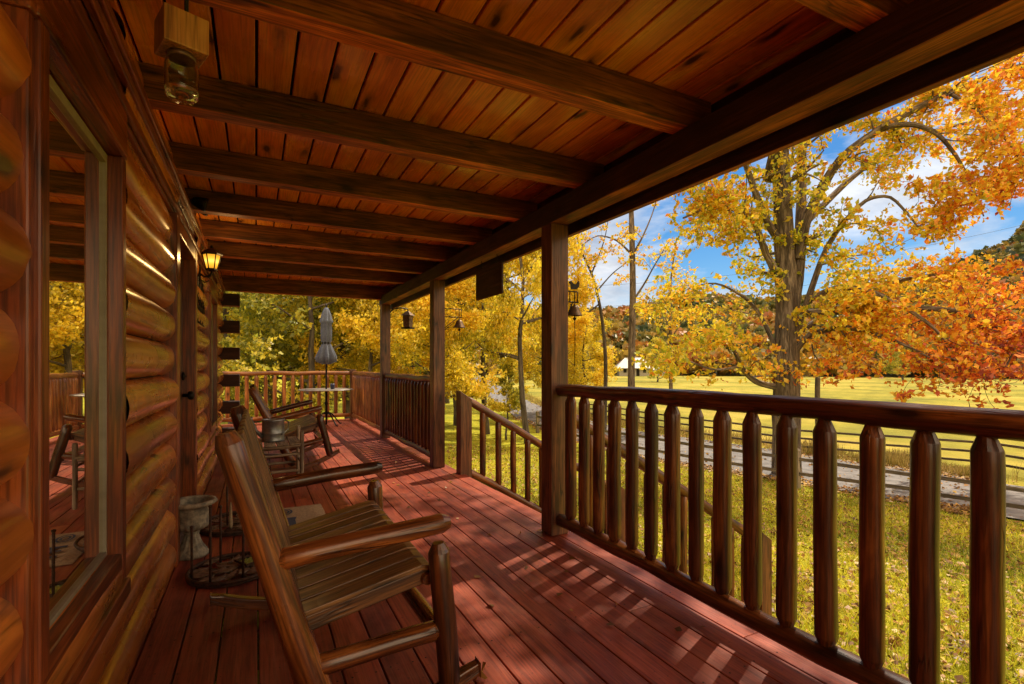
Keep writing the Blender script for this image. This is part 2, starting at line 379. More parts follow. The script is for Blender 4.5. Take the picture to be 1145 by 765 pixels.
# ------------------------------------------------------------------ SETTING: ground, road, hills
def groundmat():
    m, nt = newmat('grassland'); L = nt.links.new
    geo = nd(nt, 'ShaderNodeNewGeometry'); P = geo.outputs['Position']
    n1 = nd(nt, 'ShaderNodeTexNoise', Scale=.9, Detail=8.0, Roughness=.65); L(P, n1.inputs['Vector'])
    n2 = nd(nt, 'ShaderNodeTexNoise', Scale=22.0, Detail=5.0, Roughness=.7); L(P, n2.inputs['Vector'])
    lawn = ramp(nt, [(.3, (.20, .24, .02)), (.5, (.44, .42, .03)), (.7, (.62, .54, .05))], n1.outputs[0]).outputs[0]
    lawn = mixc(nt, lawn, ramp(nt, [(.3, .45), (.65, 1.25)], n2.outputs[0]).outputs[0], .9, 'MULTIPLY')
    mp = nd(nt, 'ShaderNodeMapping'); mp.inputs['Scale'].default_value = (.05, .05, .05); L(P, mp.inputs[0])
    n3 = nd(nt, 'ShaderNodeTexNoise', Scale=2.2, Detail=9.0, Roughness=.68); L(mp.outputs[0], n3.inputs['Vector'])
    field = ramp(nt, [(.32, (.17, .18, .035)), (.5, (.36, .315, .045)), (.66, (.56, .42, .085))], n3.outputs[0]).outputs[0]
    field = mixc(nt, field, ramp(nt, [(.35, .72), (.62, 1.15)], n1.outputs[0]).outputs[0], .8, 'MULTIPLY')
    sx = nd(nt, 'ShaderNodeSeparateXYZ'); L(P, sx.inputs[0])
    nb = math_(nt, 'MULTIPLY', n1.outputs[0], 3.0)
    s = math_(nt, 'ADD', math_(nt, 'SUBTRACT', sx.outputs[0], 18.0), nb)
    f = ramp(nt, [(0, 0.0), (1, 1.0)], math_(nt, 'MULTIPLY', s, .5))
    col = mixc(nt, lawn, field, f.outputs[0])
    p = nd(nt, 'ShaderNodeBsdfPrincipled', Roughness=.95); p.inputs['Specular IOR Level'].default_value = .1; L(col, p.inputs['Base Color'])
    b = nd(nt, 'ShaderNodeBump', Strength=.8, Distance=.05); L(n2.outputs[0], b.inputs['Height']); L(b.outputs[0], p.inputs['Normal'])
    out = nd(nt, 'ShaderNodeOutputMaterial'); L(p.outputs[0], out.inputs[0]); return m
xs = sorted(set([-1500, -800, -400, -200, -120, -70] + [round(-40 + .8*i, 2) for i in range(126)] + [70, 90, 120, 160, 220, 300, 400, 600, 900, 1500]))
def grid_obj(name, xs, ys, zf, mat):
    vs = [(x, y, zf(x, y)) for y in ys for x in xs]; n = len(xs)
    fs = [(j*n+i, j*n+i+1, (j+1)*n+i+1, (j+1)*n+i) for j in range(len(ys)-1) for i in range(n-1)]
    me = bpy.data.meshes.new(name); me.from_pydata(vs, [], fs); me.polygons.foreach_set('use_smooth', [True]*len(fs))
    me.materials.append(mat); o = bpy.data.objects.new(name, me); COL.objects.link(o); return o
g = grid_obj('ground', xs, xs, ground_z, groundmat()); tag(g, kind='structure')

# road: two lanes' worth of pale worn asphalt beyond the lawn
near_px = [(1110, 578), (1038, 567), (908, 544), (820, 530), (745, 518), (660, 500), (600, 478), (577, 468), (552, 448), (535, 434)]
far_px = [(1110, 541), (1040, 530), (963, 519), (870, 505), (745, 488), (670, 474), (630, 462), (600, 453), (570, 438), (545, 425)]
npt = [gp(*p) for p in near_px]; fpt = [gp(*p) for p in far_px]
def ext(a, b, k): return a + (a - b).normalized() * k
npt = [ext(npt[0], npt[2], 60)] + npt + [ext(npt[-1], npt[-2], 40)]
fpt = [ext(fpt[0], fpt[2], 60)] + fpt + [ext(fpt[-1], fpt[-2], 40)]
def resample(ps, n):
    out = []
    L = [0]
    for a, b in zip(ps, ps[1:]): L.append(L[-1] + (b-a).length)
    return L
def interp_pts(ps, k=14):
    out = []
    for a, b in zip(ps, ps[1:]):
        for i in range(k): out.append(a.lerp(b, i/k))
    return out + [ps[-1]]
NI, FI = interp_pts(npt), interp_pts(fpt)
vs, fs = [], []; W = 7
for a, b in zip(NI, FI):
    for j in range(W):
        p = a.lerp(b, j/(W-1)); vs.append((p.x, p.y, ground_z(p.x, p.y) + .045))
for i in range(len(NI)-1):
    for j in range(W-1): fs.append((i*W+j, i*W+j+1, (i+1)*W+j+1, (i+1)*W+j))
me = bpy.data.meshes.new('road'); me.from_pydata(vs, [], fs)
road = bpy.data.objects.new('road', me); COL.objects.link(road); tag(road, kind='structure')
me.materials.append(plain('worn_asphalt', (.25, .235, .225), .85, 0, 3, .5, .5))
# dark verge of leaf mould along the road's near side
def groundh(p): return Vector((p.x, p.y, ground_z(p.x, p.y)))

# hills
def ridge(az):
    """ridge height as elevation tangent by azimuth (deg from the view axis of the porch, clockwise)"""
    prof = [(-70, .13), (-40, .12), (-10, .115), (20, .10), (31, .088), (38, .092), (47, .105), (56, .098), (66, .102), (70, .138), (74, .188), (82, .235), (95, .25), (120, .22), (150, .2)]
    for (a, h), (b, k) in zip(prof, prof[1:]):
        if a <= az <= b:
            s = (az-a)/(b-a); s = s*s*(3-2*s); return h + (k-h)*s
    return .12
def hill_z(r, azd):
    R0, R1 = 165, 420
    zt = ridge(azd) * R1
    s = min(1, max(0, (r - R0)/(R1 - R0)))
    wob = noise.noise(Vector((azd*.12, r*.01, 0))) * 7 * s + noise.noise(Vector((azd*.4, r*.03, 5))) * 3 * s
    z = -3.0 + (zt + 3) * (s**.85) + wob
    if r > R1: z = -3 + (zt+3) * max(.0, 1 - (r-R1)/500) + wob
    return z
azs = [(-75 + 1.5*i) for i in range(150)]; rs = [150, 165, 180, 200, 225, 250, 280, 310, 340, 370, 400, 420, 460, 520, 620]
vs = []; 
for r in rs:
    for a in azs: vs.append((r*math.sin(R_(a)), r*math.cos(R_(a)), hill_z(r, a)))
n = len(azs); fs = [(j*n+i, j*n+i+1, (j+1)*n+i+1, (j+1)*n+i) for j in range(len(rs)-1) for i in range(n-1)]
me = bpy.data.meshes.new('hills'); me.from_pydata(vs, [], fs); me.polygons.foreach_set('use_smooth', [True]*len(fs))
me.materials.append(plain('hill_floor', (.09, .085, .03), .95, 0, .2, .5, .1))
hills = bpy.data.objects.new('hills', me); COL.objects.link(hills); tag(hills, kind='structure')
# far-off wood on the hills: one mass
rng = np.random.default_rng(21)
cs, tn, sz = [], [], []
for i in range(9000):
    a = rng.uniform(-40, 92); r = math.sqrt(rng.uniform(158**2, 425**2))
    if r > 330 and a < 15: continue
    R = rng.uniform(2.6, 4.6) * (1 if r < 300 else 1.25)
    z = hill_z(r, a)
    c = np.array([r*math.sin(R_(a)), r*math.cos(R_(a)), z + R*.9])
    t0 = noise.noise(Vector((a*.14, r*.012, 3)))*.55 + .50 + rng.normal()*.22
    if r < 185: t0 += .15
    k = 62 if r < 260 else 40
    d = rng.normal(size=(k, 3)); d /= np.linalg.norm(d, axis=1, keepdims=True); d[:, 2] = np.abs(d[:, 2])*1.15 - .25
    cs.append(c + d * R * rng.uniform(.6, 1.05, size=(k, 1)) * np.array([1, 1, 1.25])); tn += [t0]*k; sz += [R*.52]*k
C_ = np.concatenate(cs); tn = np.clip(np.array(tn) + rng.normal(size=len(tn))*.06, 0, 1)
V = leaf_quads(C_, np.array(sz)[:, None], rng, .5)
o = quads_mesh('hillside_wood', V, tn, rng.random(len(V)), M['leaf_hill'])
tag(o, 'autumn wood of green and orange trees covering the far hillsides', 'woodland', kind='stuff')

# ------------------------------------------------------------------ trees
def grow(rg, p, d, L, r, depth, maxd, br, leaves, up=.05, nseg=6, wander=.22, kids=(2, 4), lsp=.5):
    pts, rs = [Vector(p)], [r]
    d = Vector(d).normalized(); q = Vector(p)
    for i in range(nseg):
        d = (d + Vector((rg.gauss(0, wander), rg.gauss(0, wander), rg.gauss(0, wander*.7) + up))).normalized()
        q = q + d * L / nseg; pts.append(q.copy()); rs.append(max(.006, r * (1 - .75*(i+1)/nseg)))
        if depth >= maxd - 1: leaves.append((q.copy(), lsp * (1 if depth < maxd else .8)))
    br.append((pts, rs, depth))
    if depth < maxd:
        for k in range(rg.randint(*kids)):
            i = rg.randint(max(1, nseg//3), nseg)
            ax = Vector((rg.gauss(0, 1), rg.gauss(0, 1), rg.gauss(0, .6))).normalized()
            dd = ((pts[i] - pts[i-1]).normalized() * .7 + ax * .8).normalized()
            grow(rg, pts[i], dd, L * rg.uniform(.5, .72), rs[i] * .7, depth+1, maxd, br, leaves, up, nseg, wander, kids, lsp)

def branch_mesh(br, mat, name, parent, n0=12):
    mb = MB()
    for pts, rs, dp in br:
        mb.tube(pts, rs, n0 if dp == 0 else (7 if dp == 1 else 4), dp == 0, .12 if dp == 0 else 0)
    return mb.build(name, mat, parent, local=True)

def cluster(rng, leaves, per, zs=.6, tight=.28):
    """leaves gathered in sprays: short drooping twigs around each twig end, leaves along them"""
    out = []
    for p, s in leaves:
        m = max(1, int(rng.poisson(per/6)))
        for _ in range(m):
            c = np.array(p) + rng.normal(size=3) * s * np.array([1, 1, zs]) * .62
            d = rng.normal(size=3); d[2] = d[2]*.4 - .25; d /= np.linalg.norm(d)
            k = 4 + int(rng.poisson(2.5)); f = np.linspace(-1, 1, k)[:, None]
            out.append(c[None] + d[None]*f*s*.42 + rng.normal(size=(k, 3))*s*.42*tight)
    return np.concatenate(out)

def proto_tree(seed, name, label, height, trunk_r, mat, bark, tone0, tvar, per, leafsize, nb=9, low=.32, spread=.38, lean=0):
    rg = random.Random(seed); rng = np.random.default_rng(seed)
    br, lv = [], []
    pts, rs = [], []
    q = Vector((0, 0, -.3)); n = 10
    for i in range(n+1):
        pts.append(q.copy()); rs.append(trunk_r * (1 - .8*i/n) * (1.35 if i == 0 else 1))
        q = q + Vector((rg.gauss(lean, .12), rg.gauss(0, .12), 1)).normalized() * height / n
    br.append((pts, rs, 0))
    for k in range(nb):
        f = low + (1-low) * (k + rg.random()*.8) / nb; i = min(n-1, int(f*n)); p = pts[i].lerp(pts[i+1], f*n - i)
        a = k * 2.4 + rg.uniform(-.4, .4)
        d = Vector((math.cos(a), math.sin(a), rg.uniform(.15, .6)))
        grow(rg, p, d, height * spread * (1.1 - .6*f), rs[i]*.55, 1, 3, br, lv, .04, 5, .2, (2, 4), height*.055)
    grow(rg, pts[-1], (0, 0, 1), height*.15, rs[-1], 2, 3, br, lv, .04, 4, .2, (2, 3), height*.05)
    root = thing(name, label, 'tree')
    branch_mesh(br, bark, 'trunk', root)
    C = cluster(rng, lv, per)
    tone = np.clip(tone0 + tvar * rng.normal(size=len(C)) * .5 + .18*np.sin(C[:, 0]*1.3 + C[:, 2]*.9) , 0, 1)
    V = leaf_quads(C, leafsize, rng)
    quads_mesh('crown', V, tone, rng.random(len(V)), mat, root)
    return root

def dup(root, label=None):
    r = root.copy(); COL.objects.link(r)
    if label: r['label'] = label
    for ch in list(root.children):
        c = ch.copy(); COL.objects.link(c); c.parent = r
        for g2 in ch.children:
            d = g2.copy(); COL.objects.link(d); d.parent = c
    return r

protos = [
    proto_tree(3, 'yellow_tree', '', 8.0, .16, M['leaf_yellow'], M['bark2'], .55, .34, 44, .125),
    proto_tree(8, 'yellow_tree', '', 8.0, .15, M['leaf_yellow'], M['bark2'], .45, .4, 38, .12, 10),
    proto_tree(14, 'olive_tree', '', 8.0, .17, M['leaf_olive'], M['bark2'], .5, .4, 46, .135, 11, .1, .42),
    proto_tree(27, 'sapling', '', 8.0, .10, M['leaf_olive'], M['bark2'], .6, .3, 14, .2, 9, .3, .22),
]
PH = {}
for k_, o_ in enumerate(protos):
    cr = [c for c in o_.children if c.name.startswith('crown')][0]; co = np.empty(len(cr.data.vertices)*3, dtype=np.float32); cr.data.vertices.foreach_get('co', co); PH[k_] = float(np.percentile(co[2::3], 98))
protos[2]['category'] = protos[0]['category'] = 'tree'
used = set()
# (u of trunk, distance, v of top, proto, label)
wood_list = [
    (258, 15.5, 210, 2, 'dense olive tree beyond the far railing, nearest the log corner of the cabin'),
    (300, 19, 190, 2, 'olive and gold tree behind the far railing, left of the closed parasol'),
    (345, 14.5, 235, 2, 'bushy olive tree right behind the closed parasol'),
    (392, 20, 180, 1, 'yellow tree beyond the corner of the far railing'),
    (418, 15, 290, 0, 'low golden tree between the deck corner and the farthest porch post'),
    (452, 19, 170, 1, 'yellow tree seen over the side railing past the farthest porch post'),
    (476, 14.5, 300, 0, 'bright yellow tree just left of the middle porch post'),
    (226, 24, 150, 1, 'tall yellow tree behind the cabin corner logs'),
    (325, 30, 130, 1, 'tall pale yellow tree at the back of the wood behind the parasol'),
    (436, 32, 120, 0, 'tall yellow tree at the back, in line with the farthest porch post'),
    (512, 25, 150, 0, 'yellow tree just right of the middle porch post'),
    (545, 21, 130, 0, 'tall golden tree with a grey trunk standing at the road edge beside the stair newel'),
    (592, 18.5, 160, 1, 'golden tree with a pale leaning trunk just left of the nearest porch post'),
    (573, 40, 200, 0, 'distant yellow tree above the bend of the road'),
    (612, 30, 345, 1, 'yellow tree hidden in part by the nearest porch post'),
    (500, 42, 170, 2, 'dark olive tree far back above the stair newel'),
    (655, 27, 352, 0, 'low golden tree just right of the nearest porch post and its bell'),
    (628, 34, 352, 1, 'golden tree behind the hanging bell'),
    (735, 95, 380, 2, 'small olive tree beside the white roofed house'),
    (1010, 110, 375, 2, 'olive tree at the far edge of the field, behind the big tree'),
]
for (u, t, vt, k, lab) in wood_list:
    b = at(u, HV, t); z0 = ground_z(b.x, b.y); ht = (H + (HV - vt)/F_PX*t - z0)
    o = dup(protos[k], lab) if k in used else protos[k]
    used.add(k); o['label'] = lab; o['group'] = 'autumn trees beyond the porch'
    s = ht / PH[k]; o.location = (b.x, b.y, z0); w = min(max(s, .62), 1.25 if u not in (592, 545) else .8)
    o.scale = (w, w, s); o.rotation_euler = (0, 0, rnd.uniform(0, 6.28))
sap = protos[3]; p = gp(566, 492); sap.location = p; sap.scale = (.42, .42, .42)
sap['label'] = 'small olive sapling on the lawn between the stair railing and the road'

# slender half-bare trees
def line_tree(name, label, limbs, bark, leafmat_, tone0, tvar, per, lsize, maxd=3, seed=1, root_at=None, spread=.4, sub=3, tonef=None, twig=1.0, group=None, extra=None):
    rg = random.Random(seed); rng = np.random.default_rng(seed)
    base = root_at; br, lv = [], []
    for li, (pts, r0, r1, kids) in enumerate(limbs):
        P = []
        for a, b in zip(pts, pts[1:]):
            for i in range(4): P.append(a.lerp(b, i/4))
        P.append(pts[-1])
        # smooth
        for _ in range(2): P = [P[0]] + [(P[i-1] + P[i]*2 + P[i+1])/4 for i in range(1, len(P)-1)] + [P[-1]]
        n = len(P); rs = [r0 + (r1-r0)*i/(n-1) for i in range(n)]
        P = [p - base for p in P]
        br.append((P, rs, 0 if r0 > .12 else 1))
        for k in range(kids):
            f = rg.uniform(.25, 1) if li else rg.uniform(.45, 1)
            i = min(n-2, int(f*(n-1))); dirn = (P[i+1]-P[i]).normalized()
            ax = Vector((rg.gauss(0, 1), rg.gauss(0, 1), rg.gauss(.1, .6))).normalized()
            grow(rg, P[i], dirn*.5 + ax, twig*rg.uniform(.7, 1.5), max(.012, rs[i]*.35), 3-sub+1, 3, br, lv, .0, 5, .25, (2, 3), spread)
        if r1 < .05: lv.append((P[-1], spread))
    if extra:
        for p, s in extra: lv.append((p - base, s))
    root = thing(name, label, 'tree', base, group)
    branch_mesh(br, bark, 'trunk', root, 18)
    C = cluster(rng, lv, per, .7)
    tone = (tonef(C + np.array(base)) if tonef else tone0) + tvar*rng.normal(size=len(C))
    V = leaf_quads(C, lsize, rng)
    quads_mesh('crown', V, np.clip(tone, 0, 1), rng.random(len(V)), leafmat_, root)
    return root

T = 22
b = gp(706, 490); T = (b.x*Fx + b.y*Fy)
line_tree('slender_tree', 'tall slender grey tree with almost bare branches standing left of the big tree', [
    ([b, at(706, 400, T), at(708, 320, T), at(706, 240, T), at(704, 150, T), at(706, 60, T)], .17, .07, 3),
    ([at(708, 286, T), at(690, 268, T), at(668, 262, T-1), at(648, 276, T-2)], .05, .012, 3),
    ([at(710, 281, T), at(720, 262, T), at(731, 236, T+1), at(742, 190, T+1)], .05, .012, 3),
    ([at(711, 332, T), at(722, 315, T), at(731, 298, T-1), at(748, 270, T-2)], .05, .012, 2),
    ([at(706, 200, T), at(690, 170, T), at(664, 150, T)], .05, .012, 2)],
    M['bark'], M['leaf_big'], .35, .12, 2.2, .12, seed=4, root_at=b, sub=2, spread=.35)
b = gp(751, 478); T = (b.x*Fx + b.y*Fy)
line_tree('slender_tree', 'thin young tree with sparse golden leaves between the slender grey tree and the big tree', [
    ([b, at(750, 420, T), at(750, 370, T), at(749, 320, T), at(756, 270, T)], .12, .03, 6),
    ([at(750, 372, T), at(740, 345, T), at(722, 330, T)], .04, .012, 3),
    ([at(750, 380, T), at(765, 355, T), at(785, 345, T)], .04, .012, 3)],
    M['bark'], M['leaf_big'], .33, .12, 6, .14, seed=9, root_at=b, sub=2, spread=.4)
b = gp(676, 482); T = (b.x*Fx + b.y*Fy)
line_tree('leaning_tree', 'thin leaning bare tree with forked branches beside the hanging bell', [
    ([b, at(678, 400, T), at(672, 345, T), at(662, 305, T), at(648, 278, T), at(640, 240, T)], .11, .03, 4),
    ([at(668, 325, T), at(685, 305, T), at(706, 290, T-1)], .04, .012, 2),
    ([at(670, 340, T), at(655, 352, T), at(640, 330, T)], .04, .012, 2),
    ([at(662, 305, T), at(676, 270, T), at(682, 235, T)], .04, .012, 2)],
    M['bark2'], M['leaf_big'], .36, .12, 2.5, .13, seed=12, root_at=b, sub=2, spread=.35)

# the big tree
b = gp(880, 532); T = (b.x*Fx + b.y*Fy)
def big_tone(C):
    # warmer towards the right and the lower outer crown
    r = (C[:, 0]*Rx + C[:, 1]*Ry); f = (C[:, 0]*Fx + C[:, 1]*Fy)
    u = r/f*F_PX + CU; v = HV - (C[:, 2]-H)/f*F_PX
    side = (u - 905)/240; lowr = (v - 285)/130
    t = .30 + .10*np.clip(side, -1, 1) + .27*np.clip(lowr, 0, 1)*np.clip((u-800)/110, 0, 1) + .12*np.clip((u-1040)/80, 0, 1) 
    t += .07*np.sin(C[:, 0]*1.9+C[:, 1]*1.1)*np.cos(C[:, 2]*1.7)
    t = np.where(u < 820, t + .06, t)
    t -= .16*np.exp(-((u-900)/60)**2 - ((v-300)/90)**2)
    return t
A = lambda u, v, dt=0: at(u, v, T+dt)
limbs = [
    ([b - Vector((0, 0, .3)), A(879, 480), A(879, 420), A(881, 350), A(878, 290), A(875, 230), A(872, 150, .5), A(866, 60, 1), A(860, -30, 1)], .40, .14, 7),
    ([A(884, 350), A(893, 300), A(896, 245, .6), A(896, 170, 1), A(902, 80, 1.5), A(915, -20, 2)], .20, .07, 5),
    ([A(880, 340), A(866, 300), A(857, 286), A(845, 250, -.6), A(823, 233, -.8), A(790, 232, -1), A(764, 244, -1.3)], .13, .025, 15),
    ([A(872, 270), A(857, 249, -.4), A(834, 186, -.8), A(818, 130, -1), A(800, 80, -1.2)], .12, .03, 15),
    ([A(893, 290), A(902, 240), A(938, 176, -.5), A(991, 139, -1), A(1059, 103, -1.2), A(1145, 71, -1.5), A(1200, 60, -1.5)], .15, .03, 18),
    ([A(985, 142, -1), A(1020, 138, -1.3), A(1048, 148, -1.5), A(1070, 175, -1.6), A(1086, 205, -1.6), A(1100, 242, -1.7)], .08, .015, 8),
    ([A(886, 385), A(905, 330, -.3), A(920, 285, -.5), A(938, 254, -.8), A(968, 222, -1), A(996, 218, -1), A(1020, 245, -1.2), A(1032, 262, -1.2)], .095, .015, 10),
    ([A(905, 335, -.3), A(935, 320, -1), A(975, 325, -1.6), A(1015, 345, -2), A(1050, 370, -2.2), A(1068, 408, -2.3)], .09, .02, 13),
    ([A(884, 400), A(905, 372, -.6), A(950, 365, -1.4), A(1000, 380, -2), A(1040, 400, -2.4)], .10, .02, 12),
    ([A(895, 370, 0), A(960, 330, .5), A(1010, 312, .4), A(1060, 305, 0), A(1100, 312, 0)], .09, .02, 13),
    ([A(900, 350, 0), A(980, 345, -1), A(1070, 345, -1.8), A(1130, 372, -2), A(1185, 400, -2)], .11, .02, 19),
    ([A(868, 433), A(845, 428, -.3), A(829, 412, -.5), A(822, 392, -.6), A(800, 372, -.9), A(775, 370, -1.2)], .10, .015, 5),
    ([A(826, 410, -.5), A(800, 415, -1), A(772, 405, -1.5), A(756, 395, -1.8)], .04, .01, 3),
    ([A(872, 400), A(850, 350, .3), A(830, 330, .6), A(800, 315, .8), A(770, 322, 1)], .07, .015, 6),
    ([A(900, 250, .3), A(960, 190, 1.5), A(1030, 150, 2.5), A(1110, 130, 3), A(1190, 150, 3)], .10, .02, 13),
    ([A(896, 160, 1), A(940, 90, 1), A(1000, 40, 1), A(1080, 0, 1)], .12, .03, 16),
    ([A(872, 150, .5), A(840, 80, .2), A(790, 20, 0), A(730, -30, 0)], .12, .03, 14),
    ([A(1059, 103, -1.2), A(1090, 120, -2), A(1130, 160, -2.6), A(1160, 210, -3)], .05, .015, 14),
    ([A(1145, 300, 0), A(1150, 340, -1), A(1140, 380, -1.6), A(1120, 420, -2)], .05, .015, 8),
]
limbs += [([Vector((13.2, 9.6, 6.5)), Vector((11.5, 7.6, 8.6)), Vector((9.2, 5.4, 9.6)), Vector((7.2, 3.6, 10.0)), Vector((5.6, 2.4, 9.8))], .2, .04, 8),
          ([Vector((13.6, 9.2, 7.5)), Vector((12.0, 6.5, 10.6)), Vector((10.0, 4.0, 12.4)), Vector((8.2, 2.2, 12.6))], .18, .04, 8)]
rg_ = random.Random(5); overhead = []  # unattached leaf clusters added out of view to dapple the deck
for i in range(255):
    x_ = rg_.uniform(5.5, 9.5); y0_ = rg_.uniform(-.9, 1.9) if i < 195 else rg_.uniform(1.9, 4.5)
    y_ = y0_ + .4245*(x_-1.2); z_ = 1.376*math.hypot(x_-1.2, .4245*(x_-1.2)) + rg_.uniform(-.4, .9)
    overhead.append((Vector((x_, y_, z_)), .42))
line_tree('big_autumn_tree', 'huge spreading autumn tree with thick grey trunk and yellow, orange and red leaves', limbs,
          M['bark'], M['leaf_big'], .4, .17, 13.0, .12, seed=31, root_at=b, sub=2, spread=.34, tonef=big_tone, twig=1.1, extra=overhead)

# ------------------------------------------------------------------ grass and fallen leaves
rng = np.random.default_rng(77)
def lawn_pts(n, umin=500, umax=1240, tmin=2.2, tmax=17, pw=1.0):
    out = []
    while len(out) < n:
        t = tmin + (tmax-tmin) * rng.random()**pw; u = rng.uniform(umin, umax); r = (u-CU)/F_PX
        x, y = (Fx+Rx*r)*t, (Fy+Ry*r)*t
        if x < 2.05: continue
        # stay off the road: compare with near edge line
        k = min(range(len(NI)), key=lambda i: abs(NI[i].y - y)) if t > 9 else None
        if k is not None and x > NI[k].x - .15: continue
        out.append((x, y, ground_z(x, y)))
    return np.array(out)
G = lawn_pts(60000, pw=1.0); N = len(G)
h = .055 * (1 + .4*rng.normal(size=N)).clip(.3, 2); ang = rng.uniform(0, 6.28, N); w = .006 + .004*rng.random(N)
lean = rng.normal(size=(N, 2)) * .035
V = np.empty((N, 4, 3)); dx = np.stack([np.cos(ang)*w, np.sin(ang)*w, np.zeros(N)], 1)
top = G + np.stack([lean[:, 0], lean[:, 1], h], 1)
V[:, 0] = G - dx; V[:, 1] = G + dx; V[:, 2] = top + dx*.25; V[:, 3] = top - dx*.25
tone = np.clip(.5 + .35*np.sin(G[:, 0]*.9)*np.cos(G[:, 1]*.8) + .25*rng.normal(size=N), 0, 1)
o = quads_mesh('lawn_grass', V, tone, rng.random(N), M['grass']); tag(o, 'short yellow green grass growing on the lawn', 'grass', kind='stuff')
Lp = lawn_pts(19000, pw=.9); Lp[:, 2] += .03
V = leaf_quads(Lp, .052, rng, .45, .75); V[:, :, 2] = np.maximum(V[:, :, 2], Lp[:, None, 2] - .03)
o = quads_mesh('fallen_leaves', V, rng.random(len(V)), rng.random(len(V)), M['litter']); tag(o, 'brown and yellow fallen leaves scattered over the lawn', 'leaves', kind='stuff')
# leaf drifts and weeds along the road edges
def band(n, A_, B_, lo, hi):
    out = []
    for i in range(n):
        k = rng.integers(0, len(A_)-1); f = rng.random(); w_ = lo + (hi-lo)*rng.random()
        a = A_[k].lerp(A_[k+1], f); b_ = B_[k].lerp(B_[k+1], f); p = a + (b_-a)*w_
        if math.hypot(p.x, p.y) > 60: continue
        out.append((p.x, p.y, ground_z(p.x, p.y)))
    return np.array(out)
E = np.concatenate([band(5200, NI, FI, -.10, .10), band(5200, NI, FI, .88, 1.25), band(1800, NI, FI, 0, 1)]); E[:, 2] += .06
V = leaf_quads(E, .075, rng, .42, .8)
o = quads_mesh('road_leaves', V, rng.random(len(V)), rng.random(len(V)), M['litter']); tag(o, 'brown leaf drifts lying along both edges of the road', 'leaves', kind='stuff')
E = band(16000, NI, FI, 1.04, 1.42); N = len(E); h = (.16 + .18*rng.random(N))*(1+.5*np.sin(E[:, 1]*2.3)); ang = rng.uniform(0, 6.28, N)
dx = np.stack([np.cos(ang)*.012, np.sin(ang)*.012, np.zeros(N)], 1); top = E + np.stack([rng.normal(size=N)*.07, rng.normal(size=N)*.07, h], 1)
V = np.empty((N, 4, 3)); V[:, 0] = E-dx; V[:, 1] = E+dx; V[:, 2] = top+dx*.2; V[:, 3] = top-dx*.2
o = quads_mesh('roadside_weeds', V, np.clip(.6+.3*rng.normal(size=N), 0, 1), rng.random(N), M['weed']); tag(o, 'tawny tall weeds growing between the road and the dark board fence', 'weeds', kind='stuff')
# leaves fallen on the deck
pts = []
for i in range(150):
    y = rng.uniform(1.0, 10.8); x = 1.78 - abs(rng.normal())*.5
    if x < -.2: continue
    pts.append((x, y, .008))
pts = np.array(pts); V = leaf_quads(pts, .03, rng, .4, .85, .5); V[:, :, 2] = np.maximum(V[:, :, 2], .004)
o = quads_mesh('leaf_litter', V, rng.random(len(V))*.6, rng.random(len(V)), M['litter']); tag(o, 'tiny dry leaves lying on the red deck boards', 'leaves', kind='stuff')
lm = thing('dry_leaf', 'curled brown leaf on the deck by the foot of the near rocking chair', 'leaf', (.72, 1.68, .01))
C1 = np.array([[0, 0, .02], [.02, .01, .03], [-.015, .012, .025]])
quads_mesh('leaf_blade', leaf_quads(C1, .06, rng, .45), [.6]*3, [.5]*3, M['litter'], lm)

# ------------------------------------------------------------------ deck
XR = 1.97
mb = MB(); x = -.55
while x < 1.55:
    y = -3.0
    while y < 11.3:
        y2 = min(y + rnd.uniform(3.4, 4.9), 11.3)
        if 11.3 - y2 < 1: y2 = 11.3
        mb.box((x, y+.0015, -.032), (x+.134, y2-.0015, rnd.uniform(-.0008, .0008)), 1)
        y = y2
    x += .1405
xl = x
while xl < XR - .02:
    w_ = min(.134, XR - xl); y = -3.0
    while y < 11.3:
        y2 = min(y + rnd.uniform(3.4, 4.9), 11.3)
        if 11.3 - y2 < 1: y2 = 11.3
        mb.box((xl, y+.0015, -.032), (xl+w_, y2-.0015, 0), 1); y = y2
    xl += .1405
x = -.55 - .1405
while x > -2.6:
    mb.box((x, 8.35, -.032), (x+.134, 11.3, 0), 1); x -= .1405
o = mb.build('porch_deck', M['deck'], bevel=.003); tag(o, kind='structure')
mb = MB(); x = -.55
while x < XR - .05:
    for yj in [(-.5 + .6*i) for i in range(20)]:
        for dx_ in (.025, .109):
            cx_, cy_ = x + dx_ + rnd.uniform(-.004, .004), yj + .02 + rnd.uniform(-.006, .006)
            if cx_ < XR-.01: mb.add([(cx_ + .0042*math.cos(a*math.pi/3), cy_ + .0042*math.sin(a*math.pi/3), .0014) for a in range(6)], [(0, 1, 2, 3, 4, 5)], [(0, 0, 0)]*6, None, False)
    x += .1405
o = mb.build('deck_screws', M['iron']); tag(o, kind='structure')
mb = MB()
for y in [(-2.9 + .6*i) for i in range(24)]: mb.box((-.55, y, -.2), (XR-.03, y+.04, -.036), 0)
mb.box((XR-.028, -3, -.22), (XR-.002, 11.28, -.036), 1); mb.box((-2.6, 11.25, -.22), (XR-.03, 11.28, -.036), 0)
for y in (-2.8, .2, 3.0, 5.4, 8.1, 11.1): mb.box((1.76, y, -2.6), (1.9, y+.14, -.222), 2)
o = mb.build('deck_framing', M['fence']); tag(o, kind='structure')

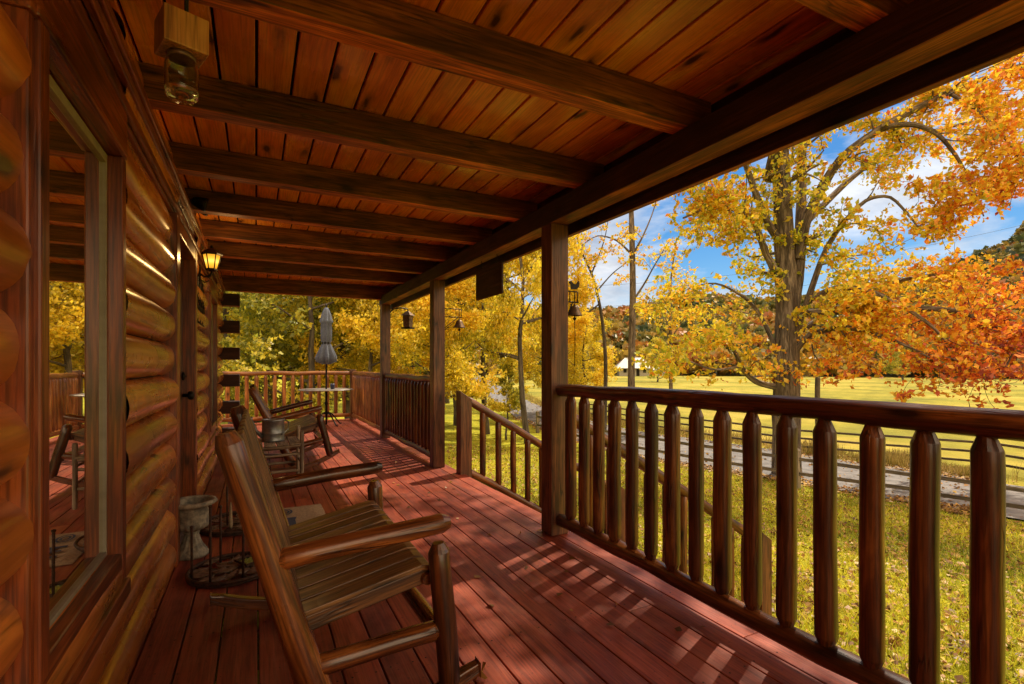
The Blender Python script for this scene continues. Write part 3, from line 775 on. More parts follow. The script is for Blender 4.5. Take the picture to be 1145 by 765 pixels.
# ------------------------------------------------------------------ cabin
XG, BUL, PITCH, Z0 = -.505, .103, .187, -.03
cab = thing('log_cabin', 'varnished round log cabin wall running along the left side of the porch', 'house', (XG, 0, 0))
def log_wall(name, y0, y1, z0=Z0, z1=2.41, par=cab):
    mb = MB(); k0 = round((z0 - Z0)/PITCH); zz = Z0 + k0*PITCH
    ny = max(2, int((y1-y0)/.10)); nz = 12
    while zz < z1 - .01:
        kc = random.Random(round((zz-Z0)/PITCH)*7+1); vs, gs, fs = [], [], []; o_ = kc.uniform(0, 50); ph = kc.uniform(0, 50); bul = BUL * kc.uniform(.94, 1.06); rvk = kc.random()
        for i in range(ny+1):
            y = y0 + (y1-y0)*i/ny
            bb = bul * (1 + .12*noise.noise(Vector((y*1.3, ph, 0))))
            for j in range(nz+1):
                a = math.pi * j/nz; sgn = math.cos(a)
                z = zz + PITCH/2 - PITCH/2 * sgn
                px = XG + bb * (math.sin(a)**.72) + .003*noise.noise(Vector((y*5, j*.8, ph)))
                vs.append((px, y, z)); gs.append((y + o_, a*.07 + ph, ph))
        for i in range(ny):
            for j in range(nz):
                a = i*(nz+1)+j; fs.append((a, a+nz+1, a+nz+2, a+1))
        mb.add(vs, fs, gs, rvk); zz += PITCH
    return mb.build(name, M['log'], par)
log_wall('log_wall', -3.2, 1.325)
log_wall('log_wall', 1.32, 2.19, Z0, .46)
log_wall('log_wall', 2.185, 3.43)
log_wall('log_wall', 4.52, 5.66)
log_wall('log_wall', 5.655, 6.83, Z0, .42)
log_wall('log_wall', 6.825, 8.12)
for (a, b_) in ((-3.2, 1.317), (2.196, 3.424), (4.534, 5.658), (6.83, 8.1)):
    mb = MB()
    for k in range(1, 13): mb.tube([(XG+.022, a, Z0 + PITCH*k), (XG+.022, b_, Z0 + PITCH*k)], .009, 6)
    mb.build('chinking', M['dark'], cab)
mb = MB(); mb.box((-.75, -3.2, -.4), (XG-.001, 1.33, 2.5), 1); mb.box((-.75, 1.33, -.4), (XG-.001, 8.1, .45), 1); mb.box((-.75, 1.33, 1.87), (XG-.001, 8.1, 2.5), 1)
mb.box((-.75, 2.15, .45), (XG-.001, 3.5, 1.87), 1); mb.box((-.75, 4.45, .45), (XG-.001, 5.7, 1.87), 1); mb.box((-.75, 6.78, .45), (XG-.001, 8.1, 1.87), 1)
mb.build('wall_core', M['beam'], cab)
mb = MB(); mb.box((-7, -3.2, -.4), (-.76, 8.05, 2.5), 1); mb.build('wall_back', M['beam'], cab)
# end logs crossing at the corner
for k in range(7):
    z = 2.06 - k*.374
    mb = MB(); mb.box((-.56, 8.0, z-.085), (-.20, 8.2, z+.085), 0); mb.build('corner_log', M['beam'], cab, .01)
# frieze, crown and ledge
mb = MB()
mb.box((XG, -3.2, 2.022), (-.418, 8.12, 2.16), 1); mb.box((-.417, -3.2, 2.035), (-.397, 8.12, 2.075), 1)
mb.box((XG, -3.2, 2.163), (-.375, 8.12, 2.20), 1); mb.box((-.416, -3.2, 2.125), (-.388, 8.12, 2.160), 1)
mb.build('frieze_moulding', M['trim'], cab, .006)
def window(y0, y1, z0, z1, cw=.12, xin=-.452, xo=-.398):
    """y0..y1, z0..z1 is the clear opening"""
    W_ = MB()
    W_.box((XG, y0-cw, z0-.10), (xo, y0-.002, z1+.002), 2); W_.box((XG, y1+.002, z0-.10), (xo, y1+cw*.7, z1+.002), 2)
    W_.box((xo-.006, y0-.05, z0-.02), (xo+.012, y0-.001, z1), 2)
    W_.box((XG, y0-cw, z1+.004), (xo+.003, y1+cw*.7, 2.020), 1)
    W_.box((xo-.006, y0-.05, z1+.006), (xo+.010, y1+.02, z1+.03), 1)
    win = W_.build('window', M['trim'], cab, .005)
    s = MB(); s.box((XG, y0-cw-.003, z0-.155), (xo+.012, y1+cw*.7+.003, z0-.102), 1); s.box((XG+.001, y0-cw+.001, z0-.1015), (xo-.004, y1+cw*.7-.001, z0-.002), 1)
    s.build('sill', M['trim'], win, .005)
    f = MB()
    xf = xin + .012
    for a, b2 in (((xin, y0+.001, z0), (xf, y0+.03, z1)), ((xin, y1-.012, z0), (xf, y1-.001, z1)), ((xin, y0+.031, z0), (xf, y1-.013, z0+.014)), ((xin, y0+.031, z1-.03), (xf, y1-.013, z1-.001))):
        f.box(a, b2, 1)
    f.build('frame', M['white_paint2'], win, .002)
    p_ = MB(); p_.box((xin-.006, y0, z0), (xin+.002, y1, z1), 1); p_.build('pane', M['pane'], win)
M['white_paint2'] = plain('window_frame_vinyl', (.42, .38, .28), .4, 0, 20, .2, .02)
window(1.39, 2.107, .52, 1.85, .072)
window(5.76, 6.74, .52, 1.85, .10)
# door
mb = MB()
mb.box((XG, 3.425, -.0), (-.398, 3.55, 2.02), 2); mb.box((XG, 4.43, 0), (-.398, 4.53, 2.02), 2); mb.box((XG, 3.552, 1.93), (-.400, 4.428, 2.02), 1)
mb.build('door_casing', M['trim'], cab, .005)
mb = MB(); mb.box((-.52, 3.552, .02), (-.482, 4.428, 1.928), 2)
for zz in (.25, 1.1):
    for yy in (3.66, 4.02):
        mb.box((-.4815, yy, zz), (-.474, yy+.28, zz+.62), 2)
dr = mb.build('door', M['door'], cab, .006)
mb = MB(); mb.lathe([(.012, 0), (.012, .03), (.03, .04), (.034, .055), (.026, .07), (.0, .074)], (0, 0, 0), 16)
kn = mb.v; mb.v = [(-.476 + z*1.0, 4.36 + x, .93 + y) for (x, y, z) in kn]; mb.build('handle', M['iron'], dr)
mb = MB(); mb.lathe([(.03, 0), (.03, .012), (.012, .016), (.0, .03)], (0, 0, 0), 16); mb.v = [(-.476 + z, 4.36 + x, 1.07 + y) for (x, y, z) in mb.v]; mb.build('deadbolt', M['iron'], dr)
mb = MB(); mb.box((-.474, 3.553, 0), (-.40, 4.427, .022), 1); mb.build('threshold', M['steel'], cab, .003)

# wall lantern
lx, ly, lz = -.325, 4.85, 1.925
lamp = thing('wall_lantern', 'lit amber glass carriage lantern on the log wall just past the door', 'lamp', (lx, ly, lz))
def hexl(prof, c, nf=6, mat=None, name='', par=None, n=6):
    mb = MB(); mb.lathe(prof, c, n); mb.sm = [False]*len(mb.f); return mb.build(name, mat, par)
hexl([(.048, .03), (.082, .175)], (lx, ly, lz), 6, M['lamp'], 'lamp_glass', lamp)
mb = MB()
for k in range(6):
    a = k*math.pi/3; c_, s_ = math.cos(a), math.sin(a)
    mb.tube([(lx+.05*c_, ly+.05*s_, lz+.025), (lx+.085*c_, ly+.085*s_, lz+.18)], .006, 5)
mb.build('cage', M['iron'], lamp)
hexl([(.02, 0), (.056, .012), (.056, .03)], (lx, ly, lz), 6, M['iron'], 'base', lamp)
hexl([(.102, .172), (.105, .186), (.06, .225), (.018, .25), (.012, .275), (0, .28)], (lx, ly, lz), 6, M['iron'], 'roof', lamp)
mb = MB(); mb.tube([(-.435, ly, lz-.03), (-.39, ly, lz-.06), (-.34, ly, lz-.045), (lx, ly, lz-.012), (lx, ly, lz+.002)], .011, 8); mb.box((-.45, ly-.04, lz-.12), (-.425, ly+.04, lz+.06), 2)
mb.tube([(-.43, ly, lz-.09), (-.39, ly, lz-.12), (-.35, ly, lz-.10), (-.345, ly, lz-.07), (-.365, ly, lz-.06)], .007, 6)
mb.build('bracket', M['iron'], lamp, .004)
ld = bpy.data.lights.new('lantern_light', 'POINT'); ld.energy = 3.0; ld.color = (1, .6, .2); ld.shadow_soft_size = .03
lamp.scale = (.78, .78, .78)
lo = bpy.data.objects.new('lantern_light', ld); COL.objects.link(lo); lo.location = (lx+.14, ly, lz+.1)
# wrought ornament under the lantern
orn = thing('iron_wall_ornament', 'black wrought iron scrollwork hung on the logs under the lit lantern', 'wall ornament', (-.42, 5.0, 1.55))
mb = MB()
def scroll(cy, cz, r, a0, turns, x=-.415, sgn=1):
    P = []
    for i in range(26):
        f = i/25; a = a0 + sgn*f*turns*2*math.pi; rr = r*(1-.8*f); P.append((x, cy + rr*math.cos(a), cz + rr*math.sin(a)))
    mb.tube(P, .006, 6)
for i in range(3):
    yy = 4.78 + i*.2; scroll(yy, 1.76, .08, -1.57, 1.4); scroll(yy+.06, 1.60, .08, 1.57, 1.4, sgn=-1)
    mb.tube([(-.415, yy-.05, 1.50), (-.415, yy-.05, 1.86)], .007, 6)
mb.tube([(-.415, 4.72, 1.50), (-.415, 5.28, 1.50)], .007, 6); mb.tube([(-.415, 4.72, 1.86), (-.415, 5.28, 1.86)], .007, 6)
mb.build('scrollwork', M['iron'], orn)
# floodlight near rafters
fl = thing('spotlight', 'small black twin spotlight high on the wall between the rafters', 'spotlight', (-.47, 4.25, 2.3))
mb = MB(); mb.lathe([(0, 0), (.05, .005), (.05, .02), (0, .03)], (-.44, 4.25, 2.31), 14)
mb.tube([(-.44, 4.25, 2.31), (-.38, 4.22, 2.30)], .01, 6); mb.tube([(-.44, 4.25, 2.31), (-.38, 4.3, 2.30)], .01, 6); mb.build('mount', M['iron'], fl)
for yy in (4.2, 4.32):
    mb = MB(); mb.tube([(-.40, yy, 2.315), (-.38, yy, 2.31), (-.33, yy, 2.295), (-.31, yy, 2.29)], [.018, .035, .048, .05], 12); mb.build('lamp_head', M['iron'], fl)

# ------------------------------------------------------------------ porch roof
roof = thing('porch_roof', 'porch roof with stained ceiling boards over heavy rafters', 'roof', (0, 0, 2.1))
mb = MB(); x = -.56
while x < 2.0:
    mb.box((x, -.9, 2.40 + rnd.uniform(-.001, .001)), (x + .1315, 8.2, 2.425), 1); x += .142
mb.build('ceiling', M['ceil'], roof, .004)
mb = MB(); mb.box((-1.2, -.95, 2.428), (2.3, 8.35, 2.50), 1); mb.build('roof_deck', M['dark'], roof)
for k in range(-2, 8):
    yf = .98 + .83*k + .0
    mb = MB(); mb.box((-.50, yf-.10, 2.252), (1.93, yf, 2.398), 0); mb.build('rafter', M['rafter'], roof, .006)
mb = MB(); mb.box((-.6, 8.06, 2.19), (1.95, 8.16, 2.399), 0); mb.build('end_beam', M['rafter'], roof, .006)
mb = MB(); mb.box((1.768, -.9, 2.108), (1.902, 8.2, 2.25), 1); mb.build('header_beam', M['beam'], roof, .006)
mb = MB(); mb.box((1.945, -.9, 2.055), (1.985, 8.2, 2.399), 1); mb.build('fascia', M['beam'], roof, .005)

for i, (y, lab) in enumerate([(2.9, 'nearest square porch post, where the near railing ends'), (5.42, 'middle square porch post beside the stair opening'), (8.0, 'farthest square porch post at the end of the roof'), (-.35, 'square porch post behind the viewer')]):
    mb = MB(); mb.box((1.766, y, .002), (1.902, y+.136, 2.106), 2)
    for _ in range(4):
        pass
    o = mb.build('porch_post', M['post'], None, .006, origin=(1.834, y+.068, 0)); tag(o, lab, 'post', 'porch posts')

# ------------------------------------------------------------------ railings
def railing(label, p0, p1, pitch=.151, start=None, rt=.042, rb=.043, r=.037, zt=.988, zb=.105, group='log railings', slope=0, cat='railing', n=14, mat='rail'):
    p0, p1 = Vector(p0), Vector(p1); d = p1 - p0; L = d.length; d = d/L
    rt_ = thing('log_railing', label, cat, p0, group)
    mb = MB(); mb.log(p0 + Vector((0, 0, zt)), p1 + Vector((0, 0, zt)), rt, n, .14, .25, .12, bow=.008); mb.build('top_rail', M[mat], rt_)
    mb = MB(); mb.log(p0 + Vector((0, 0, zb)), p1 + Vector((0, 0, zb)), rb, n, .14, .25, .12, bow=.006); mb.build('bottom_rail', M[mat], rt_)
    s = start if start is not None else pitch*.6
    while s < L - .04:
        q = p0 + d*s
        ri = r*rnd.uniform(.92, 1.08)
        a = q + Vector((0, 0, zb + rb*.55)); b_ = q + Vector((rnd.uniform(-.004, .004), rnd.uniform(-.004, .004), zt - rt*.72))
        mb = MB(); hh = (b_-a).z
        ts = [0, .05, .055, .12, .3, .5, .7, .88, .94, .945, 1]
        rs = [.52, .97, 1, 1, 1.01, 1, .99, 1, 1, .97, .50]
        ph = rnd.uniform(0, 60)
        pts = [a.lerp(b_, t) + Vector((noise.noise(Vector((t*3, ph, 0)))*.004, noise.noise(Vector((t*3, ph, 9)))*.004, 0)) for t in ts]
        mb.tube(pts, [ri*x for x in rs], 16, True, .08)
        for i in list(range(16)) + list(range(9*16, 10*16)): mb.sm[i] = False
        mb.build('baluster', M[mat], rt_)
        s += pitch
    return rt_
railing('near log railing running from the nearest porch post towards the viewer', (1.84, -.2, 0), (1.84, 2.93, 0), start=.06+.2+.0)
railing('log railing between the middle and the farthest porch posts', (1.84, 5.52, 0), (1.84, 8.02, 0), pitch=.145)
railing('log railing beyond the farthest porch post, along the sunlit open deck', (1.84, 8.13, 0), (1.84, 11.03, 0), pitch=.145, mat='rail_pale')
railing('far log railing across the end of the open deck, behind the bistro table', (-2.4, 11.1, 0), (1.78, 11.1, 0), pitch=.165, mat='rail_pale')
mb = MB(); mb.box((1.78, 11.04, 0), (1.90, 11.16, 1.06), 2); o = mb.build('corner_post', M['post'], None, .006, origin=(1.84, 11.1, 0)); tag(o, 'short square post at the far corner of the open deck', 'post')

# stairs with rails
st = thing('staircase', 'wooden steps going down from the deck opening to the lawn', 'stairs', (2.0, 4.0, -.6))
for k in range(7):
    mb = MB(); x0 = 1.99 + k*.29; z = -.17*(k+1)
    mb.box((x0, 3.1, z-.035), (x0+.28, 4.98, z), 1); mb.build('tread', M['deck'], st, .004)
for yy in (3.14, 4.92):
    mb = MB(); mb.bar((1.99, yy, -.26), (4.0, yy, -1.42), .045, .24); mb.build('stringer', M['post'], st)
def stair_rail(label, y, lab_post1, n0):
    sl = -.60
    a = Vector((2.05, y, 0)); rt_ = thing('stair_railing', label, 'railing', a, 'stair railings')
    x0, x1 = 2.0, 3.98
    zt = lambda x: .79 + sl*(x-2.0)
    zb = lambda x: .03 + sl*(x-2.0)
    mb = MB(); mb.log((x0, y, zt(x0)), (x1, y, zt(x1)), .043, 14, .12, .3, .1); mb.build('top_rail', M['rail'], rt_)
    mb = MB(); mb.log((x0, y, zb(x0)), (x1, y, zb(x1)), .042, 14, .12, .3, .1); mb.build('bottom_rail', M['rail'], rt_)
    x = x0 + .2
    while x < x1 - .1:
        mb = MB(); mb.log((x, y, zb(x)+.02), (x, y, zt(x)-.02), .034, 12, .1, .4, .1); mb.build('baluster', M['rail'], rt_); x += .185
    for (px, zt_, zb_) in ((1.96, .85, -.30), (4.05, -.36, -1.35)):
        if px < 2 and y < 4: continue
        mb = MB()
        # slanted top newel
        vs = [(px-.045, y-.07, zb_), (px+.085, y-.07, zb_), (px+.085, y+.06, zb_), (px-.045, y+.06, zb_), (px-.045, y-.07, zt_+.03), (px+.085, y-.07, zt_-.06), (px+.085, y+.06, zt_-.06), (px-.045, y+.06, zt_+.03)]
        mb.add(vs, [(0,3,2,1),(4,5,6,7),(0,1,5,4),(1,2,6,5),(2,3,7,6),(3,0,4,7)], [(v[2], v[0], v[1]) for v in vs], None, False)
        mb.build('newel_post', M['post'], rt_, .005)
stair_rail('farther stair railing starting from the slant topped newel by the middle post', 5.04, '', 0)
stair_rail('nearer stair railing descending behind the balusters of the near railing', 3.06, '', 0)

# ------------------------------------------------------------------ hanging things
hl = thing('mason_jar_lantern', 'glass mason jar lantern hanging under a square pine block from the ceiling', 'lantern', (-.165, 1.50, 1.85))
bx, by = -.165, 1.50
Mz = Matrix.Translation((bx, by, 0)) @ Matrix.Rotation(R_(20), 4, 'Z')
mb = MB(); mb.box((-.048, -.048, 1.925), (.048, .048, 2.012), 2, Mz); mb.build('block', M['block'], hl, .003)
mb = MB(); mb.lathe([(.001, 1.812), (.026, 1.812), (.035, 1.822), (.037, 1.84), (.037, 1.895), (.033, 1.908), (.029, 1.914), (.029, 1.93), (.0265, 1.93), (.0265, 1.914), (.031, 1.906), (.0345, 1.893), (.0345, 1.842), (.032, 1.826), (.001, 1.816)], (bx, by, 0), 28, cap=False); mb.build('jar', M['glass'], hl)
mb = MB(); mb.lathe([(.031, 1.912), (.031, 1.926), (.02, 1.928)], (bx, by, 0), 24); mb.build('lid', M['brass'], hl)
mb = MB()
for dy in (-.02, .02): mb.tube([(bx+.01, by+dy, 2.012), (bx+.01, by+dy, 2.40)], .003, 6)
mb.build('wire', M['iron'], hl)

sg = thing('hanging_plaque', 'dark blank wooden plaque hanging from the header beam between two porch posts', 'plaque', (1.86, 4.12, 1.9))
mb = MB(); mb.box((1.845, 3.84, 1.755), (1.87, 4.40, 2.035), 1); mb.build('board', M['beam'], sg, .012)
for yy in (3.95, 4.28):
    mb = MB(); mb.tube([(1.857, yy, 2.03), (1.857, yy, 2.11)], .003, 5); mb.build('wire', M['iron'], sg)

def bell(label, x, y, z, s=1.0, rooster=True):
    t_ = thing('dinner_bell', label, 'bell', (x, y, z), 'bells on porch post brackets')
    prof = [(.055, 0), (.05, .01), (.038, .03), (.03, .052), (.024, .064), (.008, .072), (.006, .085), (0, .088)]
    mb = MB(); mb.lathe([(r*s, zz*s) for r, zz in prof], (x, y, z), 22, cap=False); mb.build('bell', M['brass'], t_)
    mb = MB(); mb.tube([(x, y, z+.05*s), (x, y, z-.015*s)], .004*s, 6); mb.lathe([(0, -.035*s), (.012*s, -.025*s), (.012*s, -.015*s), (0, -.008*s)], (x, y, z), 10); mb.build('clapper', M['iron'], t_)
    mb = MB(); mb.tube([(x, y, z-.03), (x+.004, y, z-.15), (x, y, z-.36 if rooster else z-.14)], .003, 5); mb.build('pull_cord', M['iron'], t_)
    mb = MB(); mb.tube([(1.90, y, z+.095*s), (x+.03, y, z+.095*s)], .006, 6); mb.tube([(1.905, y, z-.02), (1.96, y, z+.02), (x-.02, y, z+.09*s)], .005, 6)
    mb.tube([(1.905, y, z+.17*s), (x+.02, y, z+.17*s)], .005, 6)
    for q in (x-.04, x, x+.025): mb.tube([(q, y, z+.095*s), (q, y, z+.17*s)], .004, 5)
    mb.box((1.904, y-.012, z-.05), (1.912, y+.012, z+.21), 2)
    if rooster:
        body = [(-.03, .185), (-.035, .22), (-.05, .235), (-.03, .245), (-.01, .225), (.012, .222), (.03, .25), (.04, .235), (.035, .205), (.015, .188)]
        vs = [(x+a, y-.004, z+b2) for a, b2 in body] + [(x+a, y+.004, z+b2) for a, b2 in body]; k = len(body)
        fs = [tuple(range(k)), tuple(range(2*k-1, k-1, -1))] + [(i, (i+1) % k + 0, (i+1) % k + k, i+k) for i in range(k)]
        mb.add(vs, fs, vs, None, False)
    mb.build('bracket', M['iron'], t_)
bell('dinner bell with rooster bracket on the outside of the nearest porch post', 2.01, 2.985, 1.50)
bell('small bell hanging on the outside of the middle porch post', 2.10, 5.49, 1.585, 1.25, False)
bh = thing('hanging_lantern', 'small roofed lantern hanging from a curved bracket on the farthest porch post', 'lantern', (2.20, 8.07, 1.9))
mb = MB(); mb.tube([(1.90, 8.07, 1.98), (1.96, 8.07, 2.05), (2.08, 8.07, 2.075), (2.2, 8.07, 2.06), (2.2, 8.07, 2.02)], .012, 7); mb.build('bracket', M['iron'], bh)
hexl([(.12, 1.955), (.02, 2.03), (0, 2.035)], (2.2, 8.07, 0), 4, M['brass'], 'roof', bh, 4)
hexl([(.075, 1.77), (.085, 1.95)], (2.2, 8.07, 0), 4, M['brass'], 'body', bh, 4)
hexl([(.11, 1.74), (.11, 1.765)], (2.2, 8.07, 0), 4, M['iron'], 'base', bh, 4)

# ------------------------------------------------------------------ rocking chair
def rocker(label):
    t_ = thing('rocking_chair', label, 'rocking chair', (0, 0, 0), 'log rocking chairs')
    B = lambda mb, n_, m_, bev=0: mb.build(n_, M[m_], t_, bev, local=True)
    for s in (-1, 1):
        y = .5*s
        mb = MB(); mb.log((-.325, y, .965), (-.055, y, .07), .041, 16, .10, .30, .08, taper=.18); B(mb, 'back_post', 'chair')
        mb = MB(); mb.log((.285, y, .565), (.325, y, .075), .037, 16, .10, .45, .07); B(mb, 'front_post', 'chair')
        mb = MB(); mb.log((-.20, y+.006*s, .588), (.325, y+.006*s, .632), .0315, 16, .08, .35, .07); B(mb, 'armrest', 'chair')
        mb = MB(); mb.log((-.115, y, .255), (.295, y, .275), .032, 16, .08, .40, .07); B(mb, 'side_stretcher', 'chair')
        mb = MB(); n = 16; kk = .52; vs, gs, fs = [], [], []
        for i in range(n+1):
            x_ = -.43 + .86*i/n; zc = kk*x_*x_; hh = .05 if abs(x_) < .4 else .038
            for (dy, dz) in ((-.02, .0), (.02, .0), (.02, hh), (-.02, hh)):
                vs.append((x_, y+dy, zc+dz)); gs.append((x_, dy, dz))
        for i in range(n):
            for j in range(4): fs.append((i*4+j, i*4+(j+1) % 4, i*4+4+(j+1) % 4, i*4+4+j))
        fs += [(0, 1, 2, 3), (n*4+3, n*4+2, n*4+1, n*4)]
        mb.add(vs, fs, gs, None, False); B(mb, 'rocker', 'chair', .006)
    mb = MB(); mb.log((.30, -.49, .24), (.30, .49, .24), .03, 14, .08, .3, .07); B(mb, 'front_stretcher', 'chair')
    mb = MB(); mb.log((-.10, -.49, .22), (-.10, .49, .22), .028, 14, .08, .3, .07); B(mb, 'back_stretcher', 'chair')
    for s in (-1, 1):
        mb = MB(); mb.bar((-.16, .435*s, .352), (.27, .435*s, .445), .035, .05); B(mb, 'seat_rail', 'slat', .004)
    n = 10
    for i in range(n):
        y0 = -.46 + i*.0925
        mb = MB()
        # slightly dished slat that rolls over the front edge
        pr = [(-.165, .380), (-.08, .396), (.05, .424), (.17, .450), (.245, .465), (.275, .460), (.292, .438)]
        vs, gs, fs = [], [], []
        for x_, z_ in pr:
            for (dy, dz) in ((0, 0), (.078, 0), (.078, .018), (0, .018)): vs.append((x_, y0+dy, z_+dz)); gs.append((x_+i*3, y0+dy, dz+i))
        for a in range(len(pr)-1):
            for j in range(4): fs.append((a*4+j, a*4+(j+1) % 4, a*4+4+(j+1) % 4, a*4+4+j))
        m_ = (len(pr)-1)*4; fs += [(3, 2, 1, 0), (m_, m_+1, m_+2, m_+3)]
        mb.add(vs, fs, gs, None, False); B(mb, 'seat_slat', 'slat', .003)
    mb = MB(); mb.log((.262, -.47, .435), (.262, .47, .435), .022, 12, .05, .2, .1); B(mb, 'seat_front_rail', 'chair')
    dirb = Vector((.27, 0, -.895)).normalized(); nb_ = Vector((.957, 0, .289))
    top, bot = Vector((-.29, 0, .86)), Vector((-.165, 0, .43))
    for q, nm in ((top, 'top_rail'), (bot, 'lower_back_rail')):
        mb = MB(); mb.bar(q + Vector((0, -.47, 0)), q + Vector((0, .47, 0)), .03, .085, up=-dirb); B(mb, nm, 'slat', .006)
    for i in range(8):
        y_ = -.405 + i*.116
        a = top + nb_*.026 + Vector((0, y_, 0)) - dirb*.09; b_ = bot + nb_*.026 + Vector((0, y_, 0)) + dirb*.03
        mb = MB(); mb.bar(a, b_, .088, .018, up=(nb_.x, 0, nb_.z)); B(mb, 'back_slat', 'slat', .004)
    return t_
ch1 = rocker('brown log rocking chair nearest the viewer, beside the big window')
ch1.location = (.25, 2.10, 0)
ch2 = dup(ch1, 'dark log rocking chair farther down the porch, tipped back behind the watering can')
th = R_(-9); ch2.rotation_euler = (0, th, 0); ch2.location = (.27 - math.sin(th)*1.0, 6.42, 1.0*(1-math.cos(th)))

# stool
stl = thing('slatted_stool', 'small weathered grey stick stool between the two rocking chairs', 'stool', (.13, 5.4, 0))
for (x_, y_) in ((-.13, 5.17), (.39, 5.17), (-.13, 5.63), (.39, 5.63)):
    mb = MB(); mb.log((x_, y_, 0), (x_, y_, .53 if x_ > 0 else .47), .019, 10, .15, .25, .06, bow=.004); mb.build('leg', M['weather'], stl)
for i in range(5):
    x0 = -.15 + i*.108
    mb = MB(); mb.box((x0, 5.14, .40), (x0+.10, 5.66, .42), 1); mb.build('seat_slat', M['weather'], stl, .004)
for y_ in (5.17, 5.63):
    for z_ in (.385, .30, .15):
        mb = MB(); mb.log((-.12, y_, z_), (.38, y_, z_+.01), .013, 8, .15, .2, .07); mb.build('rung', M['weather'], stl)
for x_ in (-.13, .39):
    for z_ in (.34, .20):
        mb = MB(); mb.log((x_, 5.18, z_), (x_, 5.62, z_), .012, 8, .15, .2, .07); mb.build('rung', M['weather'], stl)

# watering can
wc = thing('watering_can', 'round galvanised watering can sitting on the weathered stool', 'watering can', (.15, 5.38, .42))
cx, cy, cz = .15, 5.38, .421
mb = MB(); mb.lathe([(.0, .004), (.098, 0), (.102, .012), (.099, .02), (.099, .075), (.102, .08), (.099, .085), (.098, .19), (.103, .195), (.103, .21), (.099, .212), (.094, .208), (.093, .02), (0, .016)], (cx, cy, cz), 30, cap=False); mb.build('body', M['steel'], wc)
mb = MB(); mb.tube([(cx-.09, cy-.03, cz+.05), (cx-.15, cy-.05, cz+.11), (cx-.19, cy-.07, cz+.22), (cx-.20, cy-.075, cz+.24)], [.022, .017, .014, .028], 10); mb.build('spout', M['steel'], wc)
mb = MB(); mb.tube([(cx+.10, cy-.02, cz+.20), (cx+.135, cy-.03, cz+.18), (cx+.13, cy-.03, cz+.11), (cx+.07, cy-.085, cz+.065)], .006, 8); mb.build('handle', M['steel'], wc)

# bistro table + parasol
tx, ty = 1.2, 10.2
tb = thing('bistro_table', 'small round metal patio table on the far open deck', 'table', (tx, ty, 0))
mb = MB(); mb.lathe([(.0, .672), (.48, .672), (.50, .678), (.50, .69), (.48, .697), (0, .697)], (tx, ty, 0), 48, cap=False); mb.build('tabletop', M['tabletop'], tb)
mb = MB(); mb.lathe([(.022, .18), (.022, .672)], (tx, ty, 0), 12); mb.lathe([(.03, .40), (.033, .42), (.03, .44)], (tx, ty, 0), 12); mb.lathe([(.05, .22), (.05, .26)], (tx, ty, 0), 12); mb.build('column', M['iron'], tb)
for k in range(4):
    a = k*math.pi/2 + .5; c_, s_ = math.cos(a), math.sin(a)
    mb = MB(); mb.tube([(tx+.03*c_, ty+.03*s_, .25), (tx+.12*c_, ty+.12*s_, .22), (tx+.22*c_, ty+.22*s_, .11), (tx+.30*c_, ty+.30*s_, .02), (tx+.34*c_, ty+.34*s_, .015)], .013, 8); mb.build('leg', M['iron'], tb)
um = thing('closed_parasol', 'closed grey parasol standing up through the bistro table', 'parasol', (tx, ty, 0))
mb = MB(); mb.lathe([(.016, 0.02), (.016, 2.26), (.022, 2.27), (.016, 2.31), (0, 2.32)], (tx, ty, 0), 12); mb.build('pole', M['iron'], um)
mb = MB()
prof = [(.03, 2.25), (.055, 2.20), (.085, 2.10), (.10, 2.0), (.11, 1.985), (.085, 1.95), (.09, 1.8), (.088, 1.62), (.072, 1.57), (.09, 1.52), (.12, 1.42), (.155, 1.32), (.15, 1.22), (.06, 1.17)]
mb.lathe(prof, (tx, ty, 0), 64, [0, .06, .12, .16, .18, .16, .16, .14, .06, .14, .22, .25, .3, .3], 8); mb.build('canopy', M['canvas'], um)
mb = MB(); mb.lathe([(.078, 1.555), (.08, 1.575), (.078, 1.595)], (tx, ty, 0), 20, cap=False); mb.build('tie_strap', M['iron'], um)
cp = MB(); cp.lathe([(0, .70), (.035, .70), (.042, .77), (.038, .80), (.034, .80), (.036, .77), (.03, .71), (0, .708)], (tx+.1, ty-.1, 0), 18, cap=False)
o = cp.build('cup', M['cup'], None, origin=(tx+.1, ty-.1, .7)); tag(o, 'small dark blue cup on the bistro table', 'cup')

# urn
ux, uy = -.345, 3.60
ur = thing('garden_urn', 'weathered cast stone pedestal urn on the deck against the wall by the door', 'urn', (ux, uy, 0))
mb = MB(); mb.lathe([(.0, 0), (.088, 0), (.09, .018), (.082, .024), (.078, .04), (.058, .065), (.043, .10), (.036, .13), (.042, .14), (.042, .152)], (ux, uy, 0), 72, [0, 0, 0, 0, .03, .06, .07, .06, 0, 0], 12); mb.build('pedestal', M['stone'], ur)
mb = MB(); mb.lathe([(.03, .150), (.058, .158), (.085, .178), (.092, .198), (.088, .203), (.091, .24), (.10, .29), (.106, .305), (.128, .312), (.132, .322), (.128, .334), (.112, .336), (.098, .325), (.09, .27), (0, .26)], (ux, uy, 0), 72, [0, .05, .07, .05, 0, .01, .01, 0, .02, .03, .02, 0, 0, 0, 0], 18); mb.build('bowl', M['stone'], ur)
mb = MB(); mb.lathe([(.091, .268), (.0, .275)], (ux, uy, 0), 20); mb.build('soil', M['soil'], ur)

